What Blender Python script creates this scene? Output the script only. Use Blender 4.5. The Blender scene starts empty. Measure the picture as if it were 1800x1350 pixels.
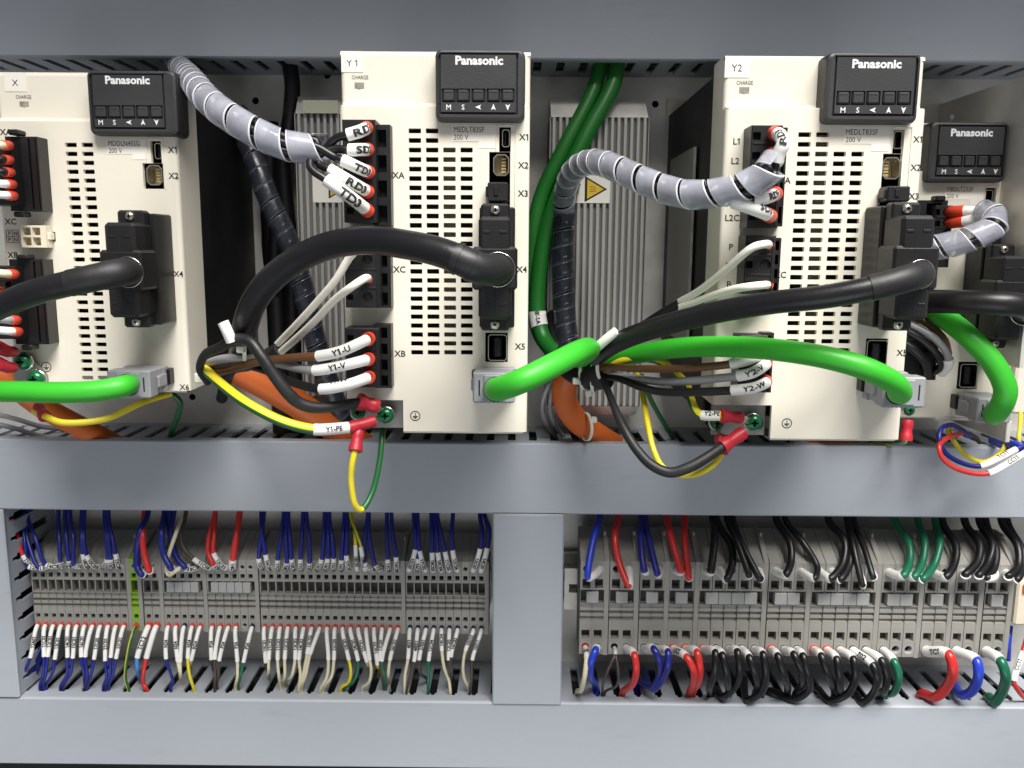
import bpy, bmesh, math, random
from mathutils import Vector, Matrix
rnd = random.Random(7)
SC = bpy.context.scene
COL = SC.collection
MM = 0.001
# ------------------------------------------------------------------ camera
F = 1500.0                       # focal length in photograph pixels (1800 wide)
PITCH, ROLL, YAW = math.radians(9.1), 0.0072, 0.005
cam = bpy.data.cameras.new("camera"); cam.sensor_width = 36.0; cam.lens = 36.0*F/1800
cam.clip_start = 0.02; cam.clip_end = 20
cam_o = bpy.data.objects.new("camera", cam); COL.objects.link(cam_o); SC.camera = cam_o
cam_o.matrix_world = (Matrix.Rotation(YAW, 4, 'Z') @ Matrix.Rotation(math.pi/2-PITCH, 4, 'X') @ Matrix.Rotation(ROLL, 4, 'Z'))
# ------------------------------------------------------------------ world, lamps, exposure
world = bpy.data.worlds.new("World"); SC.world = world; world.use_nodes = True
bg = world.node_tree.nodes["Background"]; bg.inputs[0].default_value = (0.93, 0.96, 1.0, 1); bg.inputs[1].default_value = 0.20
SC.view_settings.view_transform = 'Standard'; SC.view_settings.look = 'None'
SC.view_settings.exposure = 0.23; SC.view_settings.gamma = 1.0
def area_lamp(name, loc, target, sx, sy, watts, color):
    l = bpy.data.lights.new(name, 'AREA'); l.shape = 'RECTANGLE'; l.size = sx; l.size_y = sy; l.energy = watts; l.color = color
    o = bpy.data.objects.new(name, l); COL.objects.link(o); o.location = loc
    d = Vector(target)-Vector(loc); o.rotation_euler = d.to_track_quat('-Z', 'Y').to_euler()
    return o
area_lamp("ceiling_lamp", (0.50, -0.60, 1.66), (0.0, 0.45, -0.05), 1.5, 0.8, 105.0, (1.0, 0.97, 0.92))
area_lamp("low_fill_light", (-0.1, -0.65, -0.95), (0.0, 0.5, -0.35), 1.2, 0.7, 4.2, (0.93, 0.96, 1.0))  # fill light added low in front, no real lamp there

# ------------------------------------------------------------------ picture measurements -> millimetres
_R = Matrix.Rotation(YAW, 3, 'Z')
def ray(u, v):
    a, b = (u-900)/F, (675-v)/F
    c, s = math.cos(ROLL), math.sin(ROLL)
    a, b = a*c-b*s, a*s+b*c
    ct, st = math.cos(PITCH), math.sin(PITCH)
    return _R @ Vector((a, ct+b*st, -st+b*ct))
def W(u, v, y):                  # point of the plane Y = y (mm)
    d = ray(u, v); return d*(y/d.y)
def WZ(u, v, z):                 # point of the horizontal plane Z = z (mm)
    d = ray(u, v); return d*(z/d.z)
def px(u, v, y):                 # mm per photograph pixel there
    return (y/ray(u, v).y)/F
def rect(u0, v0, u1, v1, y):
    a, b = W(u0, v0, y), W(u1, v1, y)
    c, d = W(u0, v1, y), W(u1, v0, y)
    xs = ((a.x+c.x)/2, (b.x+d.x)/2); zs = ((a.z+d.z)/2, (b.z+c.z)/2)
    return min(xs), max(xs), min(zs), max(zs)

# ------------------------------------------------------------------ materials
def lin(h):
    h = h.lstrip('#'); r = []
    for i in (0, 2, 4):
        c = int(h[i:i+2], 16)/255
        r.append(c/12.92 if c <= 0.04045 else ((c+0.055)/1.055)**2.4)
    return (*r, 1)
def mat(name, col, rough=0.5, metal=0.0, grain=0.0, gscale=900, vary=0.06, vscale=25, coat=0.0, alpha=1.0, trans=0.0, spec=0.5, streak=None, sss=0.0):
    m = bpy.data.materials.new(name); m.use_nodes = True
    nt = m.node_tree; p = nt.nodes["Principled BSDF"]
    c = lin(col) if isinstance(col, str) else (*col, 1)
    p.inputs['Roughness'].default_value = rough; p.inputs['Metallic'].default_value = metal
    p.inputs['Specular IOR Level'].default_value = spec
    p.inputs['Coat Weight'].default_value = coat; p.inputs['Alpha'].default_value = alpha
    p.inputs['Transmission Weight'].default_value = trans
    tc = nt.nodes.new('ShaderNodeTexCoord')
    src = tc.outputs['Object']
    if streak:
        mp = nt.nodes.new('ShaderNodeMapping'); mp.inputs['Scale'].default_value = streak
        nt.links.new(src, mp.inputs[0]); src = mp.outputs[0]
    n = nt.nodes.new('ShaderNodeTexNoise'); n.inputs['Scale'].default_value = vscale; n.inputs['Detail'].default_value = 6
    nt.links.new(src, n.inputs['Vector'])
    mr = nt.nodes.new('ShaderNodeMapRange'); mr.inputs[1].default_value = 0.3; mr.inputs[2].default_value = 0.7
    mr.inputs[3].default_value = 1-vary; mr.inputs[4].default_value = 1+vary
    nt.links.new(n.outputs['Fac'], mr.inputs[0])
    mx = nt.nodes.new('ShaderNodeVectorMath'); mx.operation = 'SCALE'; mx.inputs[0].default_value = c[:3]
    nt.links.new(mr.outputs[0], mx.inputs['Scale']); nt.links.new(mx.outputs[0], p.inputs['Base Color'])
    m2 = nt.nodes.new('ShaderNodeMapRange'); m2.inputs[1].default_value = 0.3; m2.inputs[2].default_value = 0.7
    m2.inputs[3].default_value = max(0.05, rough-0.08); m2.inputs[4].default_value = min(1, rough+0.1)
    nt.links.new(n.outputs['Fac'], m2.inputs[0]); nt.links.new(m2.outputs[0], p.inputs['Roughness'])
    if grain:
        g = nt.nodes.new('ShaderNodeTexNoise'); g.inputs['Scale'].default_value = gscale; g.inputs['Detail'].default_value = 2
        nt.links.new(tc.outputs['Object'], g.inputs['Vector'])
        b = nt.nodes.new('ShaderNodeBump'); b.inputs['Strength'].default_value = grain; b.inputs['Distance'].default_value = 0.0003
        nt.links.new(g.outputs['Fac'], b.inputs['Height']); nt.links.new(b.outputs[0], p.inputs['Normal'])
    return m
M = {}
M['duct'] = mat('duct_plastic', (0.36, 0.387, 0.43), 0.5, grain=0.12, gscale=500, vary=0.07, vscale=6)
def scuffs(m, amount, col):
    nt = m.node_tree; p = nt.nodes["Principled BSDF"]; src = p.inputs['Base Color'].links[0].from_socket
    tc = nt.nodes.new('ShaderNodeTexCoord'); mp = nt.nodes.new('ShaderNodeMapping'); mp.inputs['Rotation'].default_value = (0.3, 0.5, 0.2); mp.inputs['Scale'].default_value = (9, 60, 60)
    n = nt.nodes.new('ShaderNodeTexNoise'); n.inputs['Scale'].default_value = 3.0; n.inputs['Detail'].default_value = 8
    r = nt.nodes.new('ShaderNodeMapRange'); r.inputs[1].default_value = 0.60; r.inputs[2].default_value = 0.78; r.inputs[3].default_value = 0; r.inputs[4].default_value = amount
    mx = nt.nodes.new('ShaderNodeMix'); mx.data_type = 'RGBA'; mx.inputs[7].default_value = (*col, 1)
    nt.links.new(tc.outputs['Object'], mp.inputs[0]); nt.links.new(mp.outputs[0], n.inputs['Vector']); nt.links.new(n.outputs['Fac'], r.inputs[0])
    nt.links.new(r.outputs[0], mx.inputs[0]); nt.links.new(src, mx.inputs[6]); nt.links.new(mx.outputs[2], p.inputs['Base Color'])
scuffs(M['duct'], 0.22, (0.22, 0.235, 0.25))
M['inside'] = mat('duct_shade_and_dark_wall', (0.02, 0.021, 0.024), 0.8)
M['galv'] = mat('galvanised_steel', (0.76, 0.735, 0.68), 0.40, metal=0.45, grain=0.25, gscale=180, vary=0.16, vscale=34)
M['cream'] = mat('cream_plastic', (0.765, 0.72, 0.615), 0.5, grain=0.15, gscale=1400, vary=0.02)
M['sticker'] = mat('white_sticker', (0.84, 0.80, 0.72), 0.55, vary=0.02)
M['ink'] = mat('black_ink', (0.012, 0.012, 0.014), 0.6)
M['whiteink'] = mat('white_ink', (0.72, 0.72, 0.73), 0.6)
M['panel'] = mat('charcoal_plastic', (0.030, 0.030, 0.0325), 0.5, grain=0.3, gscale=1600, vary=0.08)
M['paneldeep'] = mat('charcoal_groove', (0.010, 0.010, 0.011), 0.6)
M['black'] = mat('black_plastic', (0.0085, 0.0085, 0.0095), 0.42, grain=0.3, gscale=1200, vary=0.12)
M['heat'] = mat('black_anodised', (0.005, 0.0055, 0.0065), 0.55, grain=0.1, vary=0.1)
M['cavity'] = mat('cavity_black', (0.004, 0.004, 0.0045), 0.8)
M['chrome'] = mat('nickel_plate', (0.80, 0.76, 0.68), 0.22, metal=1.0)
M['gold'] = mat('gold_contact', (0.75, 0.60, 0.30), 0.3, metal=0.8)
M['beige'] = mat('beige_insert', (0.34, 0.29, 0.18), 0.5)
M['lamp'] = mat('clear_grey_lens', (0.30, 0.28, 0.24), 0.2, vary=0.3, vscale=300)
M['pcb'] = mat('grey_board', (0.40, 0.375, 0.31), 0.6)
M['rib'] = mat('anodised_ribs', (0.48, 0.47, 0.445), 0.5, metal=0.35, vary=0.06, streak=(1, 1, 0.05), vscale=300)
M['ribdeep'] = mat('rib_groove', (0.17, 0.165, 0.155), 0.6)
M['jacket'] = mat('black_cable_jacket', (0.0065, 0.0063, 0.0075), 0.38, grain=0.15, gscale=700, vary=0.1)
M['tape'] = mat('black_tape', (0.010, 0.010, 0.0112), 0.5, grain=0.5, gscale=260, vary=0.15)
M['green'] = mat('bright_green_jacket', (0.035, 0.40, 0.022), 0.43, grain=0.12, gscale=500, vary=0.05)
M['green_shaded'] = mat('green_jacket_shaded', (0.012, 0.15, 0.018), 0.42, grain=0.12, gscale=500, vary=0.06)  # bright green jacket darkened: shade painted into the rear cable runs
M['wgreen'] = mat('dark_green_wire', (0.008, 0.13, 0.065), 0.33)
M['sgreen'] = mat('earth_green', (0.012, 0.11, 0.03), 0.34)
M['tgreen'] = mat('screw_green', (0.012, 0.14, 0.055), 0.24, metal=0.35)
M['orange'] = mat('orange_jacket', (0.62, 0.13, 0.018), 0.5, grain=0.15, vary=0.08)
M['blue'] = mat('blue_wire', (0.012, 0.018, 0.20), 0.34)
M['royal'] = mat('royal_blue_wire', (0.018, 0.05, 0.50), 0.34)
M['sky'] = mat('light_blue_wire', (0.06, 0.22, 0.55), 0.4)
M['red'] = mat('red_wire', (0.58, 0.030, 0.026), 0.34)
M['yellow'] = mat('yellow_wire', (0.72, 0.60, 0.025), 0.34)
M['brown'] = mat('brown_wire', (0.13, 0.058, 0.024), 0.38)
M['dbrown'] = mat('dark_brown_wire', (0.060, 0.044, 0.036), 0.42)
M['gwire'] = mat('grey_wire', (0.26, 0.26, 0.27), 0.38)
M['cwire'] = mat('cream_wire', (0.66, 0.60, 0.42), 0.42)
M['sleeve'] = mat('white_sleeve', (0.80, 0.79, 0.76), 0.42, vary=0.03)
M['ferrule'] = mat('red_ferrule', (0.66, 0.055, 0.025), 0.4)
M['nferrule'] = mat('navy_ferrule', (0.010, 0.016, 0.075), 0.4)
M['crimp'] = mat('crimson_crimp', (0.42, 0.016, 0.03), 0.42, vary=0.1, vscale=200)
M['plug'] = mat('grey_plug', (0.27, 0.278, 0.295), 0.45, grain=0.1)
M['term'] = mat('grey_terminal', (0.29, 0.282, 0.258), 0.5, grain=0.15, vary=0.05, vscale=60)
M['termshade'] = mat('terminal_hole_shade', (0.05, 0.048, 0.043), 0.7)  # darker terminal grey, paints the shade inside the holes
M['termcap'] = mat('light_grey_cap', (0.36, 0.36, 0.355), 0.5, vary=0.04)
M['pe'] = mat('yellow_green_terminal', (0.22, 0.40, 0.02), 0.4)
M['tie'] = mat('nylon_tie', (0.66, 0.66, 0.58), 0.4)
M['amber'] = mat('warning_yellow', (0.72, 0.48, 0.03), 0.5)
M['steel'] = mat('dull_steel', (0.33, 0.325, 0.31), 0.45, metal=0.7, vary=0.1, vscale=120)
M['creamconn'] = mat('natural_nylon', (0.74, 0.68, 0.54), 0.45)
def wrap_mat(name, col, alpha, rough=0.25):
    m = mat(name, col, rough, vary=0.2, vscale=110, alpha=alpha, spec=0.7)
    return m
M['wrap'] = wrap_mat('milky_spiral_wrap', (0.46, 0.468, 0.545), 0.48, 0.16)
M['wrapedge'] = wrap_mat('spiral_wrap_edge', (0.70, 0.70, 0.76), 0.8)
M['wrapdark'] = wrap_mat('dark_spiral_wrap', (0.035, 0.04, 0.055), 0.5)  # darker tint than the milky wrap
M['wrapdarkedge'] = wrap_mat('dark_wrap_edge', (0.10, 0.11, 0.14), 0.7)
def braid_mat():
    m = mat('braided_cotton', (0.86, 0.82, 0.72), 0.7, vary=0.05)
    nt = m.node_tree; p = nt.nodes["Principled BSDF"]
    uv = nt.nodes.new('ShaderNodeUVMap'); ck = nt.nodes.new('ShaderNodeTexChecker'); ck.inputs['Scale'].default_value = 1.0
    mp = nt.nodes.new('ShaderNodeMapping'); mp.inputs['Rotation'].default_value = (0, 0, math.radians(45)); mp.inputs['Scale'].default_value = (1.0, 1.0, 1.0)
    nt.links.new(uv.outputs[0], mp.inputs[0]); nt.links.new(mp.outputs[0], ck.inputs['Vector'])
    b = nt.nodes.new('ShaderNodeBump'); b.inputs['Strength'].default_value = 0.35; b.inputs['Distance'].default_value = 0.0003
    nt.links.new(ck.outputs['Fac'], b.inputs['Height']); nt.links.new(b.outputs[0], p.inputs['Normal'])
    return m
M['braid'] = braid_mat()

# ------------------------------------------------------------------ mesh builder (all lengths in mm, world axes)
class MB:
    def __init__(s): s.v = []; s.f = []; s.m = []; s.s = []; s.uv = None
    def add(s, vs, fs, mi=0, sm=False):
        b = len(s.v); s.v.extend(vs)
        for k, f in enumerate(fs):
            s.f.append(tuple(b+i for i in f)); s.m.append(mi[k] if isinstance(mi, list) else mi); s.s.append(sm)
        return b
    def box(s, x0, x1, y0, y1, z0, z1, b=0.0, mi=0):
        if x0 > x1: x0, x1 = x1, x0
        if y0 > y1: y0, y1 = y1, y0
        if z0 > z1: z0, z1 = z1, z0
        b = min(b, (x1-x0)/2.2, (y1-y0)/2.2, (z1-z0)/2.2)
        if b <= 0:
            s.add([(x, y, z) for z in (z0, z1) for y in (y0, y1) for x in (x0, x1)],
                  [(0, 2, 3, 1), (4, 5, 7, 6), (0, 1, 5, 4), (2, 6, 7, 3), (0, 4, 6, 2), (1, 3, 7, 5)], mi); return
        X, Y, Z = (x0, x1), (y0, y1), (z0, z1); vs = []; ix = {}
        for i in (0, 1):
            for j in (0, 1):
                for k in (0, 1):
                    for ax in range(3):
                        p = [X[i], Y[j], Z[k]]
                        for q, (w, lohi) in enumerate(((i, X), (j, Y), (k, Z))):
                            if q != ax: p[q] += b if w == 0 else -b
                        ix[i, j, k, ax] = len(vs); vs.append(tuple(p))
        fs = []
        for ax in range(3):
            for w in (0, 1):
                c = []
                for a, d in ((0, 0), (1, 0), (1, 1), (0, 1)):
                    t = [a, d]; t.insert(ax, w); c.append(ix[t[0], t[1], t[2], ax])
                fs.append(tuple(c))
        for a in range(3):
            for d in range(a+1, 3):
                e = 3-a-d
                for wa in (0, 1):
                    for wd in (0, 1):
                        q = []
                        for we, ax in ((0, a), (1, a), (1, d), (0, d)):
                            t = [0, 0, 0]; t[a] = wa; t[d] = wd; t[e] = we; q.append(ix[t[0], t[1], t[2], ax])
                        fs.append(tuple(q))
        for i in (0, 1):
            for j in (0, 1):
                for k in (0, 1): fs.append((ix[i, j, k, 0], ix[i, j, k, 1], ix[i, j, k, 2]))
        s.add(vs, fs, mi)
    def prism(s, poly, axis, a0, a1, mi=0, sm=False, caps=True):   # polygon in the two other axes, in x,y,z order
        n = len(poly)
        def P(p, a):
            t = [p[0], p[1]]; t.insert(axis, a); return tuple(t)
        vs = [P(p, a0) for p in poly]+[P(p, a1) for p in poly]
        fs = [(i, (i+1) % n, n+(i+1) % n, n+i) for i in range(n)]
        s.add(vs, fs, mi, sm)
        if caps: s.add(vs, [tuple(range(n)), tuple(range(2*n-1, n-1, -1))], mi)
    def strip(s, prof, axis, a0, a1, mi=0, sm=True):               # open profile extruded
        n = len(prof)
        def P(p, a):
            t = [p[0], p[1]]; t.insert(axis, a); return tuple(t)
        s.add([P(p, a0) for p in prof]+[P(p, a1) for p in prof], [(i, i+1, n+i+1, n+i) for i in range(n-1)], mi, sm)
    def tube(s, pts, r, n=10, mi=0, caps=True, stripe=None, ref=None, flat=1.0):
        pts = [Vector(p) for p in pts]; N = len(pts)
        fr = frames(pts, ref); vs = []
        for i, (p, (t, a, b)) in enumerate(zip(pts, fr)):
            ri = r[i] if isinstance(r, (list, tuple)) else r
            for k in range(n):
                th = 2*math.pi*k/n; vs.append(tuple(p+a*(ri*flat*math.cos(th))+b*(ri*math.sin(th))))
        fs = []; ms = []
        for i in range(N-1):
            for k in range(n):
                fs.append((i*n+k, i*n+(k+1) % n, (i+1)*n+(k+1) % n, (i+1)*n+k))
                ms.append(mi if not stripe else (stripe[1] if (k % n) in stripe[0] else mi))
        s.add(vs, fs, ms, True)
        if caps:
            s.add(vs[:n], [tuple(range(n))], mi); s.add(vs[-n:], [tuple(range(n-1, -1, -1))], mi)
    def cyl(s, c, axis, r0, r1, h0, h1, n=20, mi=0, caps=True, sm=True, oct=0.0):
        vs = []
        for h, r in ((h0, r0), (h1, r1)):
            for k in range(n):
                th = 2*math.pi*(k+oct)/n; t = [c[0]+r*math.cos(th), c[1]+r*math.sin(th)]; t.insert(axis, h); vs.append(tuple(t))
        s.add(vs, [(k, (k+1) % n, n+(k+1) % n, n+k) for k in range(n)], mi, sm)
        if caps: s.add(vs, [tuple(range(n)), tuple(range(2*n-1, n-1, -1))], mi)
    def lathe(s, c, axis, prof, n=24, mi=0, sm=True):              # prof: (radius, height along axis)
        vs = []
        for r, h in prof:
            for k in range(n):
                th = 2*math.pi*k/n; t = [c[0]+r*math.cos(th), c[1]+r*math.sin(th)]; t.insert(axis, h); vs.append(tuple(t))
        s.add(vs, [(i*n+k, i*n+(k+1) % n, (i+1)*n+(k+1) % n, (i+1)*n+k) for i in range(len(prof)-1) for k in range(n)], mi, sm)
    def plate(s, A0, A1, B0, B1, holes, d0, d1, mp, mi=0, back=True, c=0.0, round_holes=()):
        hs = list(holes)+[(a-r, a+r, b-r, b+r) for a, b, r in round_holes]
        ca = sorted({A0, A1, *[min(max(x, A0), A1) for h in hs for x in h[:2]]})
        cb = sorted({B0, B1, *[min(max(x, B0), B1) for h in hs for x in h[2:4]]})
        ca = [x for i, x in enumerate(ca) if i == 0 or x-ca[i-1] > 1e-6]; cb = [x for i, x in enumerate(cb) if i == 0 or x-cb[i-1] > 1e-6]
        na, nb = len(ca)-1, len(cb)-1
        sol = [[True]*nb for _ in range(na)]
        for h in hs:
            for i in range(na):
                if ca[i] >= h[0]-1e-6 and ca[i+1] <= h[1]+1e-6:
                    for j in range(nb):
                        if cb[j] >= h[2]-1e-6 and cb[j+1] <= h[3]+1e-6: sol[i][j] = False
        def q(p): s.add([mp(*x) for x in p], [(0, 1, 2, 3)], mi)
        for j in range(nb):
            i = 0
            while i < na:
                if not sol[i][j]: i += 1; continue
                k = i
                while k < na and sol[k][j]: k += 1
                for d in ((d0, d1) if back else (d0,)): q([(ca[i], cb[j], d), (ca[k], cb[j], d), (ca[k], cb[j+1], d), (ca[i], cb[j+1], d)])
                i = k
        S = lambda i, j: 0 <= i < na and 0 <= j < nb and sol[i][j]
        for i in range(na+1):
            for j in range(nb):
                if S(i-1, j) != S(i, j): q([(ca[i], cb[j], d0), (ca[i], cb[j+1], d0), (ca[i], cb[j+1], d1), (ca[i], cb[j], d1)])
        for j in range(nb+1):
            for i in range(na):
                if S(i, j-1) != S(i, j): q([(ca[i], cb[j], d0), (ca[i+1], cb[j], d0), (ca[i+1], cb[j], d1), (ca[i], cb[j], d1)])
        if c:
            for h in holes:
                if len(h) > 4: continue
                for a, da in ((h[0], c), (h[1], -c)):
                    for b, db in ((h[2], c), (h[3], -c)):
                        p = [(a, b), (a+da, b), (a+da*.3, b+db*.3), (a, b+db)]
                        s.add([mp(x, y, d0) for x, y in p], [(0, 1, 2, 3)], mi)
                        q([(p[1][0], p[1][1], d0), (p[2][0], p[2][1], d0), (p[2][0], p[2][1], d1), (p[1][0], p[1][1], d1)])
                        q([(p[2][0], p[2][1], d0), (p[3][0], p[3][1], d0), (p[3][0], p[3][1], d1), (p[2][0], p[2][1], d1)])
        n = 16
        for a, b, r in round_holes:
            sq = []; ci = []
            for k in range(n):
                th = 2*math.pi*k/n; x, y = math.cos(th), math.sin(th); m_ = max(abs(x), abs(y))
                sq.append((a+r*x/m_, b+r*y/m_)); ci.append((a+r*.94*x, b+r*.94*y))
            vs = [mp(x, y, d0) for x, y in sq]+[mp(x, y, d0) for x, y in ci]+[mp(x, y, d1) for x, y in ci]
            s.add(vs, [(k, (k+1) % n, n+(k+1) % n, n+k) for k in range(n)], mi)
            s.add(vs, [(n+k, n+(k+1) % n, 2*n+(k+1) % n, 2*n+k) for k in range(n)], mi, True)
    def mesh(s, name, mats, org, fix=True):
        me = bpy.data.meshes.new(name)
        me.from_pydata([((p[0]-org[0])*MM, (p[1]-org[1])*MM, (p[2]-org[2])*MM) for p in s.v], [], s.f)
        for m_ in mats: me.materials.append(m_)
        me.polygons.foreach_set('material_index', s.m); me.polygons.foreach_set('use_smooth', s.s)
        if fix:
            bm = bmesh.new(); bm.from_mesh(me); bmesh.ops.recalc_face_normals(bm, faces=bm.faces); bm.to_mesh(me); bm.free()
        if s.uv:
            lay = me.uv_layers.new(name='UVMap')
            for lp in me.loops:
                lay.data[lp.index].uv = s.uv[lp.vertex_index] if lp.vertex_index < len(s.uv) else (0, 0)
        return me
    def build(s, name, mats, parent=None, org=None, fix=True):
        if not isinstance(mats, (list, tuple)): mats = [mats]
        if parent is not None:
            top = parent; org = Vector((0, 0, 0))
            while top is not None: org = org+top.location/MM; top = top.parent
        elif org is None:
            xs = [p[0] for p in s.v]; ys = [p[1] for p in s.v]; zs = [p[2] for p in s.v]
            org = Vector(((min(xs)+max(xs))/2, (min(ys)+max(ys))/2, min(zs)))
        o = bpy.data.objects.new(name, s.mesh(name, mats, org, fix)); COL.objects.link(o)
        if parent is not None: o.parent = parent
        else: o.location = Vector(org)*MM
        return o
def tag(o, label=None, cat=None, group=None, kind=None):
    if label: o['label'] = label
    if cat: o['category'] = cat
    if group: o['group'] = group
    if kind: o['kind'] = kind
    return o
def thing(name, label, cat, loc, group=None):
    o = bpy.data.objects.new(name, None); COL.objects.link(o); o.location = Vector(loc)*MM; o.empty_display_size = 0.01
    return tag(o, label, cat, group)
def frames(pts, ref=None):
    N = len(pts); out = []
    a = None
    for i in range(N):
        t = (pts[min(i+1, N-1)]-pts[max(i-1, 0)])
        t = t.normalized() if t.length > 1e-9 else Vector((1, 0, 0))
        if ref is not None:
            a = Vector(ref)-t*t.dot(Vector(ref))
            if a.length < 1e-4: a = t.orthogonal()
        elif a is None:
            a = Vector((0, -1, 0)); a = a-t*t.dot(a)
            if a.length < 0.2: a = Vector((0, 0, 1))-t*t.z
        else: a = a-t*t.dot(a)
        a = a.normalized(); out.append((t, a, t.cross(a)))
    return out
def curve(cp, step=None, per=8):
    """centripetal-like Catmull-Rom through cp; returns points and the control parameter of each"""
    cp = [Vector(p) for p in cp]; n = len(cp)
    if n == 2: return [cp[0].lerp(cp[1], k/per) for k in range(per+1)], [k/per for k in range(per+1)]
    ext = [cp[0]*2-cp[1]]+cp+[cp[-1]*2-cp[-2]]
    pts = []; ks = []
    for i in range(n-1):
        p0, p1, p2, p3 = ext[i:i+4]
        t01 = max((p1-p0).length, 1e-3)**.5; t12 = max((p2-p1).length, 1e-3)**.5; t23 = max((p3-p2).length, 1e-3)**.5
        m1 = (p2-p1)+t12*((p1-p0)/t01-(p2-p0)/(t01+t12)); m2 = (p2-p1)+t12*((p3-p2)/t23-(p3-p1)/(t12+t23))
        for k in range(per + (1 if i == n-2 else 0)):
            t = k/per; t2 = t*t; t3 = t2*t
            pts.append(p1*(2*t3-3*t2+1)+m1*(t3-2*t2+t)+p2*(-2*t3+3*t2)+m2*(t3-t2)); ks.append(i+t)
    return pts, ks
def arclen(pts):
    L = [0.0]
    for i in range(1, len(pts)): L.append(L[-1]+(pts[i]-pts[i-1]).length)
    return L
def at_len(pts, L, s):
    s = min(max(s, 0), L[-1])
    lo, hi = 0, len(L)-1
    while hi-lo > 1:
        m_ = (lo+hi)//2
        if L[m_] <= s: lo = m_
        else: hi = m_
    return pts[lo].lerp(pts[hi], (s-L[lo])/max(L[hi]-L[lo], 1e-9))
# ------------------------------------------------------------------ lettering
_tc = {}
def glyphs(txt, bold=0.0):
    key = (txt, bold)
    if key not in _tc:
        cu = bpy.data.curves.new('t', 'FONT'); cu.body = txt; cu.resolution_u = 2; cu.offset = bold; cu.fill_mode = 'FRONT'
        ob = bpy.data.objects.new('t', cu); me = bpy.data.meshes.new_from_object(ob)
        vs = [(v.co.x, v.co.y) for v in me.vertices]; fs = [tuple(p.vertices) for p in me.polygons]
        bpy.data.objects.remove(ob); bpy.data.curves.remove(cu); bpy.data.meshes.remove(me)
        for i, ch in enumerate(txt):               # give the figure 1 its flag
            if ch == '1':
                pr = []
                for q in ((txt[:i]+'1'), '1'):
                    cu = bpy.data.curves.new('t', 'FONT'); cu.body = q; cu.offset = bold
                    ob = bpy.data.objects.new('t', cu); m1 = bpy.data.meshes.new_from_object(ob); xs = [v.co.x for v in m1.vertices]
                    pr.append((min(xs), max(xs), max(v.co.y for v in m1.vertices))); bpy.data.objects.remove(ob); bpy.data.curves.remove(cu); bpy.data.meshes.remove(m1)
                xr = pr[0][1]; w1 = pr[1][1]-pr[1][0]; t_ = pr[0][2]; e = min(w1, .12)
                xl = xr-w1; n = len(vs)
                if w1 < .2:
                    vs += [(xl+e*.5, t_), (xl, t_), (xl-.15, t_-.12), (xl-.15, t_-.12-e*.9), (xl+e*.5, t_-e*.9)]; fs += [(n, n+1, n+2), (n, n+2, n+3), (n, n+3, n+4)]
        x0 = min(v[0] for v in vs); x1 = max(v[0] for v in vs)
        vs = [((x-(x0+x1)/2)/0.69, (y-0.345)/0.69) for x, y in vs]      # unit: height of a capital, centred
        _tc[key] = (vs, fs, (x1-x0)/0.69)
    return _tc[key]
_ft = {}
def fine(txt, bold=0.0):
    key = (txt, bold)
    if key not in _ft:
        vs, fs, w = glyphs(txt, bold); bm = bmesh.new(); q = [bm.verts.new((x, y, 0)) for x, y in vs]
        for f in fs:
            try: bm.faces.new([q[i] for i in f])
            except ValueError: pass
        for _ in range(2):
            es = [e for e in bm.edges if e.calc_length() > 0.3]
            if es: bmesh.ops.subdivide_edges(bm, edges=es, cuts=1); bmesh.ops.triangulate(bm, faces=[f for f in bm.faces if len(f.verts) > 4])
        bm.verts.index_update(); _ft[key] = ([(v.co.x, v.co.y) for v in bm.verts], [tuple(v.index for v in f.verts) for f in bm.faces], w); bm.free()
    return _ft[key]
def face_text(mb, txt, u, v, y, cap, width=None, mi=0, bold=0.0, lift=0.12):
    """text centred at (u,v) on the plane y, capitals cap px high, optionally width px wide"""
    vs, fs, w = glyphs(txt, bold); k = px(u, v, y); c = W(u, v, y); h = cap*k
    sx = h if width is None else width*k/w
    mb.add([(c.x+x*sx, y-lift, c.z+z*h) for x, z in vs], fs, mi)
def tube_text(mb, pts, r, s0, cap, txt, flip=False, ang=0.0, mi=0, bold=0.0, sx=1.0):
    """text wrapped on a tube, centred at arc length s0, capitals cap mm high"""
    vs, fs, w = fine(txt, bold); L = arclen(pts); out = []
    for x, y in vs:
        s = s0+(-x if flip else x)*cap*sx; p = at_len(pts, L, s); q = at_len(pts, L, s+0.3); q0 = at_len(pts, L, s-0.3)
        t = (q-q0).normalized(); n = Vector((0, -1, 0)); view = -p.normalized(); n = view-t*t.dot(view); n.normalize()
        up = n.cross(-t if flip else t)
        th = (y*cap)/r+ang
        out.append(tuple(p+n*((r*1.05+0.16)*math.cos(th))+up*((r*1.05+0.16)*math.sin(th))))
    mb.add(out, fs, mi)

# ================================================================== the setting
YB, YF = 550.0, 492.0            # back plate, front of the cable ducts
def mxz(a, b, d): return (a, d, b)      # plate in x,z with depth y
def mxy(a, b, d): return (a, b, d)      # plate in x,y with depth z
def myz(a, b, d): return (d, a, b)      # plate in y,z with depth x
zT = W(900, 104.5, YF).z                # lower edge of the top cover
zM1, zM0 = W(900, 779, YF).z, W(900, 903.5, YF).z
zB1, zB0 = W(900, 1235, YF).z, W(300, 1346, YF).z
XL, XR = -430.0, 430.0
holes = []
for (u, v) in ((449, 177), (1152, 183), (338, 698), (622, 932), (283, 962), (575, 132)):
    p = W(u, v, YB); holes.append((p.x, p.z, 2.3))
mb = MB()
mb.plate(XL, XR, zB0+4, 240, [], YB, YB+2, mxz, round_holes=holes, back=False)
bp = tag(mb.build('back_plate', M['galv']), 'galvanised steel mounting plate behind the drives and terminals', None, kind='structure')
mb = MB(); mb.box(XL, XR, YB+12, YB+14, -420, 240)
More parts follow.
